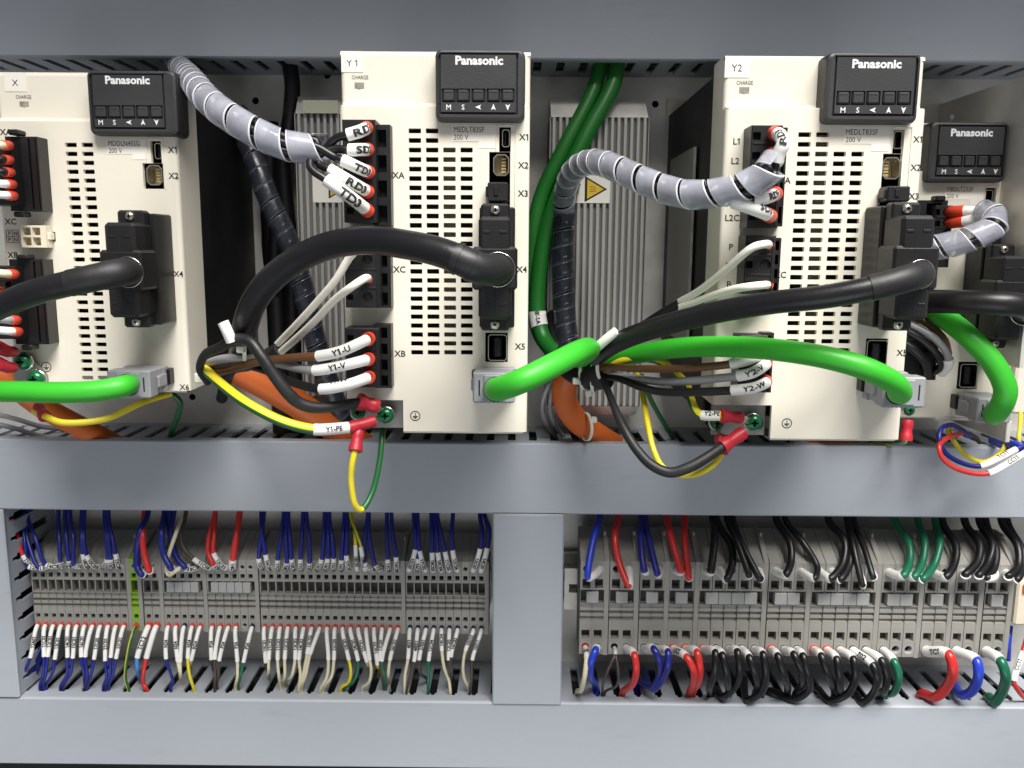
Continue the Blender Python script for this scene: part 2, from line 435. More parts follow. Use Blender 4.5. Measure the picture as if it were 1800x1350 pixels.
tag(mb.build('cabinet_wall', M['inside']), 'dark cabinet wall behind the mounting plate', None, kind='structure')

def duct(label, x0, x1, z0, z1, top_slots, bot_slots):
    t = thing('cable_duct', label, 'cable duct', ((x0+x1)/2, YB, z0), 'slotted cable ducts around the drives and terminals')
    m = MB(); m.box(x0, x1, YF, YF+2.2, z0, z1, 0.9)
    m.box(x0, x1, YF+2.3, YF+9, z1-1.6, z1-0.3, 0.2); m.box(x0, x1, YF+2.3, YF+9, z0+0.3, z0+1.6, 0.2)
    m.build('duct_cover', M['duct'], t)
    for slots, zz, zi in ((top_slots, z1-2.0, z1-3.8), (bot_slots, z0+2.0, z0+3.8)):
        m = MB(); hs = []
        if slots:
            p0, pitch, lean = slots; x = p0
            while x < x1-4: hs.append((x-2.4, x+2.4, YF+14, YB-9)); hs.append((x-1.2, x+1.2, YF+8, YF+14)); x += pitch
        m.plate(x0, x1, YF+2.4, YB, hs, zz, zi, mxy)
        m.build('slotted_side', M['duct'], t)
    m = MB(); m.box(x0, x1, YB-3, YB-1, z0+4, z1-4); m.build('duct_base', M['duct'], t)
    m = MB(); m.box(x0, x1, YB-22, YB-20.5, z0+5, z1-5); m.build('inner_shade_sheet', M['inside'], t)  # flat near-black sheet stands in for shade inside the duct
    return t
sT = WZ(380, 120, zT); s1 = WZ(66.7+6, 1210, zB1); s2 = WZ(1020, 1215, zB1)
duct('grey blue cable duct across the top above the drives', XL, XR, zT, zT+60, None, (sT.x-13.4*25, 13.4, 0))
duct('grey blue cable duct across the middle between drives and terminals', XL, XR, zM0, zM1, (sT.x-13.1*25+4, 13.1, 0), (s1.x-13.1*25, 13.1, 0))
duct('light grey cable duct along the bottom below the terminals', XL, XR, zB0, zB1, (s1.x-13.1*20, 13.1, 0), None)
def vduct(label, x0, x1, right_slots, left_slots, lip):
    t = thing('cable_duct', label, 'cable duct', ((x0+x1)/2, YB, zB1), 'slotted cable ducts around the drives and terminals')
    yf = YF-1.2
    m = MB(); m.box(x0, x1, yf, yf+2.2, zB1-lip, zM0+0.25, 0.8); m.build('duct_cover', M['duct'], t)
    for on, xx, xi in ((right_slots, x1-1.5, x1-3.3), (left_slots, x0+1.5, x0+3.3)):
        m = MB(); hs = []; z = zB1+9
        while on and z < zM0-4: hs.append((YF+12, YB-9, z-2.6, z+2.6)); hs.append((YF+7, YF+12, z-1.3, z+1.3)); z += 13.0
        m.plate(YF+2.4, YB, zB1+0.3, zM0-0.3, hs, xx, xi, myz)
        m.build('slotted_side', M['duct'], t)
    m = MB(); m.box(x0+5, x1-5, YB-22, YB-20, zB1+1, zM0-1); m.build('inner_shade_sheet', M['inside'], t)  # near-black sheet, painted shade of the duct interior
xl = W(21, 1060, YF).x; xc0, xc1 = W(866, 1060, YF).x, W(989, 1060, YF).x
vduct('upright grey cable duct at the left edge beside the small terminals', xl-60, xl, True, False, -0.4)
vduct('upright grey cable duct between the two terminal rows', xc0, xc1, True, True, 1.0)
# unseen roof slab added above the bays to shade the upper duct
mb = MB(); mb.box(XL-120, XR+120, 250, YB+14, 350, 430, 3); mb.box(XL-120, XR+120, 250, 266, 344, 431, 2)
tag(mb.build('shade_roof', M['duct']), 'unseen grey roof slab added to shade the upper duct', None, kind='structure')
# side plate at the right behind the small drive
p0 = W(1653, 183, YB)
mb = MB(); mb.plate(440, YB-0.5, -60, p0.z, [], p0.x, p0.x+2, myz, round_holes=[(YB-16, W(1672, 205, YB-16).z, 2.4)])
tag(mb.build('side_plate', M['galv']), 'galvanised side plate at right behind the small drive', None, kind='structure')

# ================================================================== servo drives
def arc(cx, cy, r, a0, a1, n=5):
    return [(cx+r*math.cos(math.radians(a0+(a1-a0)*k/n)), cy+r*math.sin(math.radians(a0+(a1-a0)*k/n))) for k in range(n+1)]
def arrow(mb, u, v, y, s, kind):
    c = W(u, v, y); k = px(u, v, y)*s
    p = {'up': [(-.75, -.9), (0, -.45), (.75, -.9), (0, 1)], 'down': [(-.75, .9), (0, .45), (.75, .9), (0, -1)], 'left': [(.9, -.75), (.45, 0), (.9, .75), (-1, 0)]}[kind]
    mb.add([(c.x+a*k, y-0.1, c.z+b*k) for a, b in p], [(0, 1, 3), (1, 2, 3)])
def ring(mb, x0, x1, z0, z1, y0, y1, t, cut=0.0, mi=0):     # rectangular tube mouth with cut corners
    def loop(o):
        a, b, c, d, k = x0+o, x1-o, z0+o, z1-o, max(cut-o*.4, 0.01)
        return [(a+k, c), (b-k, c), (b, c+k), (b, d-k), (b-k, d), (a+k, d), (a, d-k), (a, c+k)]
    A, B = loop(0), loop(t); n = 8
    vs = [(x, y0, z) for x, z in A]+[(x, y0, z) for x, z in B]+[(x, y1, z) for x, z in A]+[(x, y1, z) for x, z in B]
    fs = []
    for k in range(n):
        j = (k+1) % n
        fs += [(k, j, n+j, n+k), (k, j, 2*n+j, 2*n+k), (n+k, n+j, 3*n+j, 3*n+k)]
    mb.add(vs, fs, mi)
def screw(name, parent, c, r, y, m, dome=0.5, washer=None):
    """pan head with a real cross recess, axis along y, head front at y"""
    mb = MB(); h = r*0.75
    mb.lathe(c, 1, [(r*.42, y), (r*.62, y+.06*r), (r*.9, y+.3*r), (r, y+.55*r), (r, y+h)], 24)
    w = r*.13; L = r*.55; d = y+r*.55
    pl = [(-w, -L), (w, -L), (w, -w), (L, -w), (L, w), (w, w), (w, L), (-w, L), (-w, w), (-L, w), (-L, -w), (-w, -w)]
    n = 24; cr = [(c[0]+r*.62*math.cos(2*math.pi*k/n), c[1]+r*.62*math.sin(2*math.pi*k/n)) for k in range(n)]
    # front face: ring of quads from the rim to the cross outline (12 points) as two triangles per sector
    P = [(c[0]+a, c[1]+b) for a, b in pl]
    vs = [(x, y+.06*r, z) for x, z in cr]+[(x, y+.02*r, z) for x, z in P]+[(x, d, z) for x, z in P]
    order = sorted(range(12), key=lambda i: math.atan2(pl[i][1], pl[i][0]) % (2*math.pi))
    fs = []
    for q in range(12):
        i0, i1 = order[q], order[(q+1) % 12]; k0, k1, k2 = (2*q) % n, (2*q+1) % n, (2*q+2) % n
        fs += [(k0, k1, n+i0), (k1, n+i1, n+i0), (k1, k2, n+i1)]
    for i in range(12): fs.append((n+i, n+(i+1) % 12, n+12+(i+1) % 12, n+12+i))
    mb.add(vs, fs, 0)
    mb.add(vs[n+12:n+24], [tuple(range(12))], 2)  # recess floor coloured black, its shade is painted
    if washer: mb.lathe(c, 1, [(r*.9, y+h-.02), (r*washer, y+h), (r*washer, y+h+.6), (r*.9, y+h+.6)], 24, 1)
    return mb.build(name, m+[M['cavity']], parent)
def earth_mark(mb, u, v, y, r):
    c = W(u, v, y); k = px(u, v, y)*r; n = 28; vs = []
    for q in range(n):
        th = 2*math.pi*q/n
        for rr in (1.0, .84): vs.append((c.x+k*rr*math.cos(th), y-.12, c.z+k*rr*math.sin(th)))
    mb.add(vs, [(2*q, 2*((q+1) % n), 2*((q+1) % n)+1, 2*q+1) for q in range(n)])
    for a0, a1, b0, b1 in ((-.07, .07, -.05, .62), (-.55, .55, -.16, -.03), (-.38, .38, -.36, -.24), (-.18, .18, -.55, -.44)):
        mb.add([(c.x+k*a, y-.12, c.z+k*b) for a, b in ((a0, b0), (a1, b0), (a1, b1), (a0, b1))], [(0, 1, 2, 3)])

Y_ = None
def make_drive(D):
    y = D['y']; L, R, T, N, Bz = D['L'], D['R'], D['T'], D['neck'], D['B']     # pixel edges measured at row 435 / centre column
    um = (L+R)/2
    x0, x1 = W(L, 435, y).x, W(R, 435, y).x
    yh = y+5; cd = D.get('cover', 26)
    zt, zn, zb = W(um, T, yh).z, W(um, N, y).z, W(um, Bz, y).z
    t = thing('servo_drive', D['label'], 'servo drive', ((x0+x1)/2, YB, zb), 'cream servo drives mounted side by side')
    r = 2.0
    holes = []
    cols = D['vents']
    for (ua, ub, va, vb, n, skip) in cols:
        h = D.get('slot_h', 8.6)
        xa, xb = W(ua, va, y).x, W(ub, va, y).x; za, zz = W(ua, va, y).z, W(ua, vb, y).z; hh = h*px(ua, va, y)/2
        for k in range(skip, n):
            zc = za+(zz-za)*k/(n-1); holes.append((xa, xb, zc-hh, zc+hh))
    cav = [(*rect(*q, y), 'sq') for q in D['cavities']]
    holes += cav
    notch = D.get('notch')
    if notch:
        nx0, nx1, nz0, nz1 = rect(*notch, y); holes.append((x0-9, nx1, zb-9, nz1, 'sq'))
    zbev = zb+r
    m = MB(); m.plate(x0+r, x1-r, zb+r*.5, zn, holes, y, y+2.4, mxz, c=0.32)
    lz = nz1 if notch else zb+r*.5
    m.strip(arc(x0+r, y+r, r, 270, 180)+[(x0, y+cd)], 2, lz, zn)
    m.strip(arc(x1-r, y+r, r, 270, 360)+[(x1, y+cd)], 2, zb+r*.5, zn)
    bx0 = nx1 if notch else x0+r
    m.strip([(y, zb+r*.5), (y+r*.5, zb), (y+cd, zb)], 0, bx0, x1-r)
    # neck: the head sits 5 mm back, joined by a hollow curve
    m.strip([(y, zn), (y+.25, zn+.25), (y+.9, zn+.45), (y+3.6, zn+.7), (y+4.6, zn+1.2), (yh, zn+2.2)], 0, x0+.9, x1-.9)
    m.plate(x0+r, x1-r, zn+2.2, zt-r, [], yh, yh+2.4, mxz)
    m.strip(arc(x0+r, yh+r, r, 270, 180)+[(x0, y+cd)], 2, zn, zt-r)
    m.strip(arc(x1-r, yh+r, r, 270, 360)+[(x1, y+cd)], 2, zn, zt-r)
    m.strip([(yh, zt-r)]+[(yh+r-a, zt-r+b) for a, b in ((r*.9, r*.4), (r*.6, r*.8), (r*.1, r))]+[(y+cd, zt)], 0, x0, x1)
    for xx in (x0, x1): m.add([(xx, yh+r, zt-r), (xx, yh+r, zt), (xx, y+cd, zt), (xx, y+cd, zt-r)], [(0, 1, 2, 3)])
    m.build('front_cover', M['cream'], t, fix=True)
    m = MB(); ins = D.get('inset', 1.5)
    m.box(x0+ins, x1-ins, y+cd, YB, zb+6, zt-3, 1.0)
    m.box(x0+.3, x0+ins, y+cd-6, y+cd+1, zb+8, zt-3); m.box(x1-ins, x1-.3, y+cd-6, y+cd+1, zb+8, zt-3)
    m.build('heatsink_body', M['heat'], t)
    if D.get('board'):
        a0, a1, b0, b1 = rect(*D['board'], y); m = MB(); m.box(a0, a1, y+cd-2, y+cd-.5, b0, b1); m.build('circuit_board', M['pcb'], t)
    for (a0, a1, b0, b1, _) in cav:
        m = MB(); m.add([(x, yy, z) for yy in (y+2.3, y+13) for x, z in ((a0-.4, b0-.4), (a1+.4, b0-.4), (a1+.4, b1+.4), (a0-.4, b1+.4))],
                        [(4, 5, 6, 7), (0, 1, 5, 4), (1, 2, 6, 5), (2, 3, 7, 6), (3, 0, 4, 7)]); m.build('port_recess', M['cavity'], t)
    # operator panel
    P = D['panel']; yp = y-6.0
    a0, a1, b0, b1 = rect(*P['outer'], yp); i0, i1, j0, j1 = rect(*P['inner'], yp)
    pt_m = MB()
    def rloop(o, rr):
        out = []
        for cx, cz_, a_ in ((a1-o-rr, b1-o-rr, 0), (a0+o+rr, b1-o-rr, 90), (a0+o+rr, b0+o+rr, 180), (a1-o-rr, b0+o+rr, 270)): out += arc(cx, cz_, rr, a_, a_+90, 4)
        return out
    n_ = 20; inn = [(i1, j1)]*5+[(i0, j1)]*5+[(i0, j0)]*5+[(i1, j0)]*5
    LA, LB, LC, LD = rloop(1.5, 1.6), rloop(.4, 2.3), rloop(0, 2.6), rloop(-.3, 2.8)
    for A, Bq, ya, yb_, sm in ((inn, LA, yp, yp, False), (LA, LB, yp, yp+.5, True), (LB, LC, yp+.5, yp+1.8, True), (LC, LD, yp+1.8, y+7, True)):
        pt_m.add([(x, ya, z) for x, z in A]+[(x, yb_, z) for x, z in Bq], [(k, (k+1) % n_, n_+(k+1) % n_, n_+k) for k in range(n_)], 0, sm)
    pt_m.add([(x, yp, z) for x, z in inn[::5]]+[(x, yp+1.5, z) for x, z in inn[::5]], [(k, (k+1) % 4, 4+(k+1) % 4, 4+k) for k in range(4)])
    pan = pt_m.build('operator_panel', M['panel'], t)
    m = MB(); m.box(i0-.1, i1+.1, yp+1.4, yp+2.2, j0-.1, j1+.1); m.build('panel_groove', M['paneldeep'], pan)
    bu = P['buttons']; bv = P['bv']; bs = P['bs']; bh = []
    for k, u in enumerate(bu):
        q = rect(u-bs/2-2.1, bv-bs/2-2.1, u+bs/2+2.1, bv+bs/2+2.3, yp); bh.append(q)
    m = MB(); g = 1.0
    m.plate(i0+g, i1-g, j0+g, j1-g, bh, yp+.25, yp+1.5, mxz, back=False); m.build('panel_face', M['panel'], pan)
    for k, u in enumerate(bu):
        q = rect(u-bs/2, bv-bs/2, u+bs/2, bv+bs/2, yp); m = MB(); m.box(q[0], q[1], yp-.25, yp+1.5, q[2], q[3], .55)
        z_ = q[3]-.9; m.box(q[0]+.8, q[1]-.8, yp-.42, yp-.2, z_-.28, z_+.1, .05)
        m.build('button', M['panel'], pan)
    m = MB()
    face_text(m, 'Panasonic', P['brand'][0], P['brand'][1], yp+.25, P['brand'][3], P['brand'][2], bold=0.038)
    lv = P['lv']; lc = P.get('lc', 9)
    face_text(m, 'M', bu[0]+P.get('lo', 0), lv, yp+.25, lc, bold=.012); face_text(m, 'S', bu[1]+P.get('lo', 0), lv, yp+.25, lc, bold=.012)
    for k, kind in ((2, 'left'), (3, 'up'), (4, 'down')): arrow(m, bu[k]+P.get('lo', 0), lv, yp+.2, 6.3*lc/9.5, kind)
    tag(m.build('panel_lettering', M['whiteink'], pan), kind='stuff')
    # printed lettering, stickers
    m = MB()
    for e in D['text']:
        txt, u, v, cap = e[:4]; yy = e[4] if len(e) > 4 and e[4] else y
        face_text(m, txt, u, v, yy, cap, e[5] if len(e) > 5 else None, bold=e[6] if len(e) > 6 else 0.0)
    if D.get('earth'): earth_mark(m, *D['earth'], y, 9.0)
    if D.get('grid'):
        q = rect(*D['grid'], y); w = .22
        for a in (q[0], (q[0]+q[1])/2, q[1]): m.add([(a-w/2, y-.1, q[2]), (a+w/2, y-.1, q[2]), (a+w/2, y-.1, q[3]), (a-w/2, y-.1, q[3])], [(0, 1, 2, 3)])
        for b in (q[2], (q[2]+q[3])/2, q[3]): m.add([(q[0], y-.11, b-w/2), (q[1], y-.11, b-w/2), (q[1], y-.11, b+w/2), (q[0], y-.11, b+w/2)], [(0, 1, 2, 3)])
    tag(m.build('printed_lettering', M['ink'], t), kind='stuff')
    if D.get('tag'):
        q = rect(*D['tag'], yh); m = MB(); m.box(q[0], q[1], yh-.25, yh-.02, q[2], q[3]); st = m.build('name_sticker', M['sticker'], t)
        m = MB(); face_text(m, D['tagtext'][0], D['tagtext'][1], D['tagtext'][2], yh-.25, D['tagtext'][3], lift=.06); tag(m.build('sticker_lettering', M['ink'], st), kind='stuff')
    if D.get('rating'):
        m = MB(); q = rect(*D['rating'], y); m.box(q[0], q[1], y-.15, y-.02, q[2], q[3]); q2 = rect(*D['rating2'], y); m.box(q2[0], q2[1], y-.15, y-.02, q2[2], q[2])
        st = m.build('rating_sticker', M['sticker'], t); m = MB()
        for txt, u, v, cap, w in D['ratetext']: face_text(m, txt, u, v, y-.15, cap, w, lift=.06)
        tag(m.build('sticker_lettering', M['ink'], st), kind='stuff')
    if D.get('lamp'):
        q = rect(*D['lamp'], yh); m = MB(); m.box(q[0], q[1], yh-.1, yh+2, q[2], q[3], .3)
        w = (q[1]-q[0]); m.cyl(((q[0]+q[1])/2, q[2]+.32*(q[3]-q[2])), 1, w*.16, w*.10, yh-.35, yh-.05, 12)
        m.build('charge_lamp', M['lamp'], t)
    if D.get('frame'):
        q = rect(*D['frame'], y); m = MB()
        for a0, a1, b0, b1 in ((q[0], q[0]+.45, W((D['frame'][0]), D['fs'], y).z, q[3]), (q[1]-.45, q[1], q[2], q[3]), (q[0]+.45, q[1]-.45, q[3]-.45, q[3])): m.box(a0, a1, y-.35, y-.01, b0, b1, .12)
        m.build('port_frame', M['cream'], t)
    for q in D.get('usb', ()):
        q = rect(*q, y); m = MB(); ring(m, q[0], q[1], q[2], q[3], y+1.2, y+10, .35, .7)
        o = m.build('usb_port', M['chrome'], t); m = MB(); m.box(q[0]+1.0, q[0]+1.9, y+2.5, y+10, q[2]+1.2, q[3]-1.2, .2); m.build('contact_tongue', M['black'], o)
    for q, side in D.get('io', ()):
        q = rect(*q, y); m = MB(); ring(m, q[0], q[1], q[2], q[3], y+0.4, y+11, .45, 1.6); o = m.build('bus_port', M['chrome'], t)
        m = MB(); m.box(q[0]+.6, q[1]-.6, y+8, y+9, q[2]+.6, q[3]-.6); m.build('port_insert', M['beige'], o)
        w = q[1]-q[0]; xa = q[0]+w*(.18 if side < 0 else .5); m = MB()
        for k in range(5):
            zc = q[2]+(q[3]-q[2])*(.2+.15*k); m.box(xa, xa+w*.3, y+2.5, y+8, zc-.42, zc+.42, .15)
        m.build('contacts', M['gold'], o)
    for q in D.get('x5', ()):
        q = rect(*q, y); m = MB(); ring(m, q[0], q[1], q[2], q[3], y-.4, y+10, .28, .9); o = m.build('encoder_port', M['chrome'], t)
        m = MB(); xc = (q[0]+q[1])/2; m.box(xc-1.6, xc+1.6, y+1.2, y+10, q[2]+1.6, q[3]-1.6, .3)
        for k in range(13):
            zc = q[2]+2.2+(q[3]-q[2]-4.4)*k/12
            for sx in (-1.75, 1.75): m.box(xc+sx-.2, xc+sx+.2, y+1.0, y+9, zc-.12, zc+.12)
        m.build('contact_tongue', M['black'], o)
    if notch:
        m = MB(); m.box(x0+1.5, nx1-.6, y+7, y+9, zb+1, nz1+3, .3); m.build('earth_plate', M['steel'], t)
        m = MB(); m.box(x0+3, nx1-.1, y+9.5, y+cd, zb+2, nz1-.2); m.build('recess_shade_block', M['cavity'], t)  # solid black block stands in for shade in the notch
    return t

Y1 = dict(label='middle cream servo drive with the Y1 sticker, its grey plug level with the green loop', y=395, L=602, R=929.5, T=89.5, neck=187, B=762, cover=27,
  vents=[(718, 740, 229.8, 619.5, 25, 0), (748.3, 770.4, 229.8, 619.5, 25, 0), (778.7, 800.7, 229.8, 619.5, 25, 2), (809.3, 830.8, 229.8, 619.5, 25, 2)],
  cavities=[(877.5, 223, 897.7, 267), (859.8, 267, 896.8, 361), (853, 585, 892.5, 636.5)], notch=(600, 703, 709, 765), board=(762, 215, 803, 640),
  panel=dict(outer=(765, 86.5, 922.5, 212.5), inner=(771, 91.5, 910.7, 201), buttons=(788.6, 814, 840.8, 867.3, 892.5), bv=167.5, bs=20, brand=(842.4, 106, 84, 14), lv=188.3, lc=8.6),
  text=[('CHARGE', 633, 136, 6.5, 400, 29), ('X1', 920.5, 241, 10.5, Y_, None, .014), ('X2', 919.7, 290.5, 10.5, Y_, None, .014), ('X3', 919, 340, 10.5, Y_, None, .014), ('X4', 917, 473.5, 10.5, Y_, None, .014), ('X5', 914, 609, 10.5, Y_, None, .014), ('XA', 700.4, 308, 10.5, Y_, None, .014), ('XC', 702, 473.5, 10.5, Y_, None, .014), ('XB', 703, 621.5, 10.5, Y_, None, .014)],
  earth=(730, 731), tag=(600, 90, 638.5, 127), tagtext=('Y 1', 618.5, 111, 11), rating=(795, 219, 872, 248.5), rating2=(841, 248.5, 871, 260.5),
  ratetext=[('MEDLT83SF', 824.5, 227.5, 9.5, 53), ('200 V', 810.5, 241, 9, 26)], lamp=(622.5, 144, 641, 157), frame=(871, 219, 907, 362), fs=267,
  usb=[(882.5, 227, 896, 258)], io=[((867, 271, 895, 309), 1)], x5=[(858, 588, 891, 634)])
Y2 = dict(label='cream servo drive with the Y2 sticker, its black left flank showing', y=393, L=1265, R=1609, T=97.5, neck=191, B=775, cover=27,
  vents=[(1403.5, 1426, 236.4, 632, 25, 0), (1435, 1457.5, 236.4, 632, 25, 0), (1467.5, 1489.5, 236.4, 632, 25, 2), (1499, 1521, 236.4, 632, 25, 2)],
  cavities=[(1568, 228, 1589, 270), (1549, 270, 1583, 367), (1521, 595, 1560, 642)], notch=(1240, 712, 1355, 780), board=(1448, 224, 1489, 650),
  panel=dict(outer=(1452, 92, 1617, 216), inner=(1465.5, 96, 1611.5, 204), buttons=(1483, 1509, 1535.5, 1563.5, 1589.5), bv=172, bs=20.5, brand=(1541.5, 112, 86.5, 14), lv=193.5, lc=9, lo=-1.5),
  text=[('CHARGE', 1309, 145.5, 6.5, 398, 29), ('X1', 1613, 245, 10.5, Y_, None, .014), ('X2', 1609.5, 294.5, 10.5, Y_, None, .014), ('X3', 1606, 345, 10.5, Y_, None, .014), ('X5', 1585, 620, 10.5, Y_, None, .014), ('A', 1384.5, 317, 10.5, Y_, None, .014), ('XC', 1371, 483, 10.5, Y_, None, .014),
        ('L1', 1294.5, 248.5, 10.5, Y_, None, .014), ('L2', 1292.5, 283, 10.5, Y_, None, .014), ('L3', 1289, 314, 10.5, Y_, None, .014), ('L2C', 1287, 383, 10.5, Y_, None, .014), ('P', 1285, 434, 10.5, Y_, None, .014), ('B2', 1282, 466, 9, Y_, None, .014), ('B', 1281.5, 499.5, 10.5, Y_, None, .014)],
  earth=(1383, 744), tag=(1274, 101, 1318, 136.5), tagtext=('Y2', 1295, 119.5, 12), rating=(1484, 222.5, 1563.5, 253), rating2=(1531, 253, 1562, 266),
  ratetext=[('MEDLT83SF', 1515, 232, 9.5, 56), ('200 V', 1500, 245.5, 9, 27)], lamp=(1298.5, 152, 1318, 165.5), frame=(1564, 222.5, 1599, 367), fs=270,
  usb=[(1572.5, 229.5, 1588, 261)], io=[((1552, 276, 1583, 315), -1)], x5=[(1523, 598, 1559, 642)])
X_ = dict(label='leftmost cream servo drive with the X sticker, cut by the picture edge', y=427, L=6, R=321, T=126.5, neck=213.5, B=689, cover=27,
  vents=[(114.2, 134.7, 254.5, 663.8, 28, 0), (143.2, 163.2, 254.5, 663.8, 28, 0)], slot_h=7.6,
  cavities=[(265, 247.5, 283.5, 287), (251.5, 287, 287.5, 332)], 
  panel=dict(outer=(154, 123.5, 311, 237), inner=(160, 127.5, 290, 227), buttons=(176, 200, 225.5, 250.3, 274), bv=196.5, bs=19, brand=(224, 140.5, 78.5, 13), lv=215, lc=8.2, lo=1.2),
  text=[('CHARGE', 41.5, 170.5, 6, 432, 27), ('X1', 303, 263.5, 10, Y_, None, .014), ('X2', 305, 309, 10, Y_, None, .014), ('X4', 313.5, 481.5, 9.5, Y_, None, .014), ('X6', 324, 680.5, 9.5, Y_, None, .014), ('XA', 10, 232, 10, Y_, None, .014), ('XC', 18.5, 389.5, 10, Y_, None, .014), ('XB', 22.5, 448, 10, Y_, None, .014),
        ('P', 17, 410, 6.2, Y_, None, .014), ('N', 27.5, 410, 6.2, Y_, None, .014), ('P', 17.3, 421, 6.2, Y_, None, .014), ('N', 28, 421, 6.2, Y_, None, .014)],
  grid=(11.5, 404.5, 33, 426.5), earth=(81.5, 645), tag=(8, 127.5, 45.5, 161), tagtext=('X', 26.5, 145.5, 10.5), rating=(187, 244, 257, 271), rating2=(233, 271, 256.5, 280.5),
  ratetext=[('MDDLN45SG', 217.8, 252, 9, 55), ('200 V', 203, 264.5, 8.6, 23.5)], lamp=(33.5, 177.5, 51.5, 188.5), frame=(258, 243, 290, 333), fs=287,
  usb=[(270, 251, 282, 279)], io=[((257, 290, 284.5, 325.5), 1)])
MB4 = dict(label='small cream servo drive at the far right, set further back and half hidden', y=474, L=1500, R=1778, T=216, neck=302, B=735, cover=24,
  vents=[], cavities=[(1731, 330, 1750, 372), (1683, 636, 1719, 684), (1708, 372, 1750, 440)],
  panel=dict(outer=(1634, 214, 1771.5, 320), inner=(1646.5, 219, 1766.5, 311), buttons=(1659.5, 1681.5, 1705, 1728.5, 1750.5), bv=283, bs=17.5, brand=(1708.5, 233, 73.5, 12), lv=301.5, lc=7.8, lo=-.6),
  text=[('CHARGE', 1618, 327.5, 5.5, 479, 25), ('X1', 1767.5, 345, 9.5, Y_, None, .014), ('X2', 1766, 387, 9.5, Y_, None, .014), ('X3', 1763, 428.5, 9.5, Y_, None, .014)],
  rating=(1660, 327, 1729, 351), rating2=(1705, 351, 1728, 362), ratetext=[('MBDLT25SF', 1687.5, 332.5, 7.8, 46), ('200 V', 1674.5, 344.5, 7.5, 21)], lamp=(1617, 335, 1627.5, 345), frame=(1727, 326, 1757, 440), fs=372,
  usb=[(1733, 333.5, 1747, 361)], x5=[(1687, 640, 1717, 681)], io=[])
for D in (X_, Y1, Y2, MB4): make_drive(D)

# ================================================================== wires and cables
def Pt(p):
    if isinstance(p, Vector): return p
    return WZ(p[1], p[2], p[3]) if len(p) == 4 else W(*p)
def sub(pts, ks, k0, k1):
    """the stretch of a sampled curve between two control parameters"""
    def at(k):
        for i in range(len(ks)-1):
            if ks[i] <= k <= ks[i+1]: return pts[i].lerp(pts[i+1], (k-ks[i])/max(ks[i+1]-ks[i], 1e-9))
        return pts[-1] if k > ks[-1] else pts[0]
    return [at(k0)]+[p for p, k in zip(pts, ks) if k0+1e-3 < k < k1-1e-3]+[at(k1)]
def sleeve(parent, path, r, mt, text=None, cap=None, flip=False, at=0.5, ang=0.0, name='sleeve', n=14, bold=0.02, sx=1.0):
    mb = MB(); mb.tube(path, r, n, 0, caps=False)
    for e, sg in ((0, 1), (-1, -1)):          # rolled ends
        a = path[e]; d = (path[1]-path[0]).normalized() if e == 0 else (path[-2]-path[-1]).normalized()
        mb.tube([a-d*0.02, a+d*0.5], [r*.7, r*.72], n, 0, caps=False)
        fr = frames([a, a+d])[0]; vs = []
        for rr in (r, r*.7):
            for k in range(n):
                th = 2*math.pi*k/n; vs.append(tuple(a+fr[1]*rr*math.cos(th)+fr[2]*rr*math.sin(th)))
        mb.add(vs, [(k, (k+1) % n, n+(k+1) % n, n+k) for k in range(n)])
    o = mb.build(name, mt, parent)
    if text:
        L = arclen(path)[-1]; m = MB(); tube_text(m, path, r, L*at, cap or r*1.05, text, flip, ang, bold=bold, sx=sx)
        tag(m.build('sleeve_lettering', M['ink'], o), kind='stuff')
    return o
def wire(name, label, cat, pts, r, mt, group=None, sleeves=(), n=10, per=7, stripe=None, rr=None, braid=False, ref=None):
    """one wire or cable; r in mm. sleeves: (k0, k1, scale, material, name, text, flip, opts)"""
    P = [Pt(p) for p in pts]
    pts_, ks = curve(P, per=per)
    if rr: rad = [r*(rr[min(int(k), len(rr)-2)]*(1-(k-min(int(k), len(rr)-2)))+rr[min(int(k), len(rr)-2)+1]*(k-min(int(k), len(rr)-2))) for k in ks]
    else: rad = r
    mb = MB(); mats = mt if isinstance(mt, (list, tuple)) else [mt]
    if callable(stripe):
        N = len(pts_); fr = frames(pts_, ref or (0, -1, 0)); vs = []; fs = []; ms = []
        for i, (p, (t, a, b)) in enumerate(zip(pts_, fr)):
            for k in range(n):
                th = 2*math.pi*k/n; vs.append(tuple(p+a*(r*math.cos(th))+b*(r*math.sin(th))))
        for i in range(N-1):
            for k in range(n):
                fs.append((i*n+k, i*n+(k+1) % n, (i+1)*n+(k+1) % n, (i+1)*n+k)); ms.append(1 if stripe(360*(k+.5)/n, i/(N-1)) else 0)
        mb.add(vs, fs, ms, True); mb.add(vs[:n], [tuple(range(n))]); mb.add(vs[-n:], [tuple(range(n))])
    else: mb.tube(pts_, rad, n, stripe=stripe, ref=ref)
    if braid:
        L = arclen(pts_); uv = []
        for i in range(len(pts_)):
            for k in range(n): uv.append((L[i]/0.9, (k if k <= n//2 else n-k)/n*2*6.0))
        mb.uv = uv
    o = tag(mb.build(name, mats), label, cat, group)
    for s in sleeves:
        k0, k1, sc, sm, sn = s[:5]; path = sub(pts_, ks, k0, k1)
        text = s[5] if len(s) > 5 else None; opt = s[6] if len(s) > 6 else {}
        sleeve(o, path, r*sc, sm, text, name=sn, n=max(n, 10), **opt)
    return o, pts_, ks
def yg(lo, hi, turn=None):
    """yellow jacket with a green stripe between two angles; turn: fraction of the length after which the green side faces out"""
    def f(a, t):
        if turn and t > turn: a = (a+180) % 360
        return lo <= a <= hi
    return f
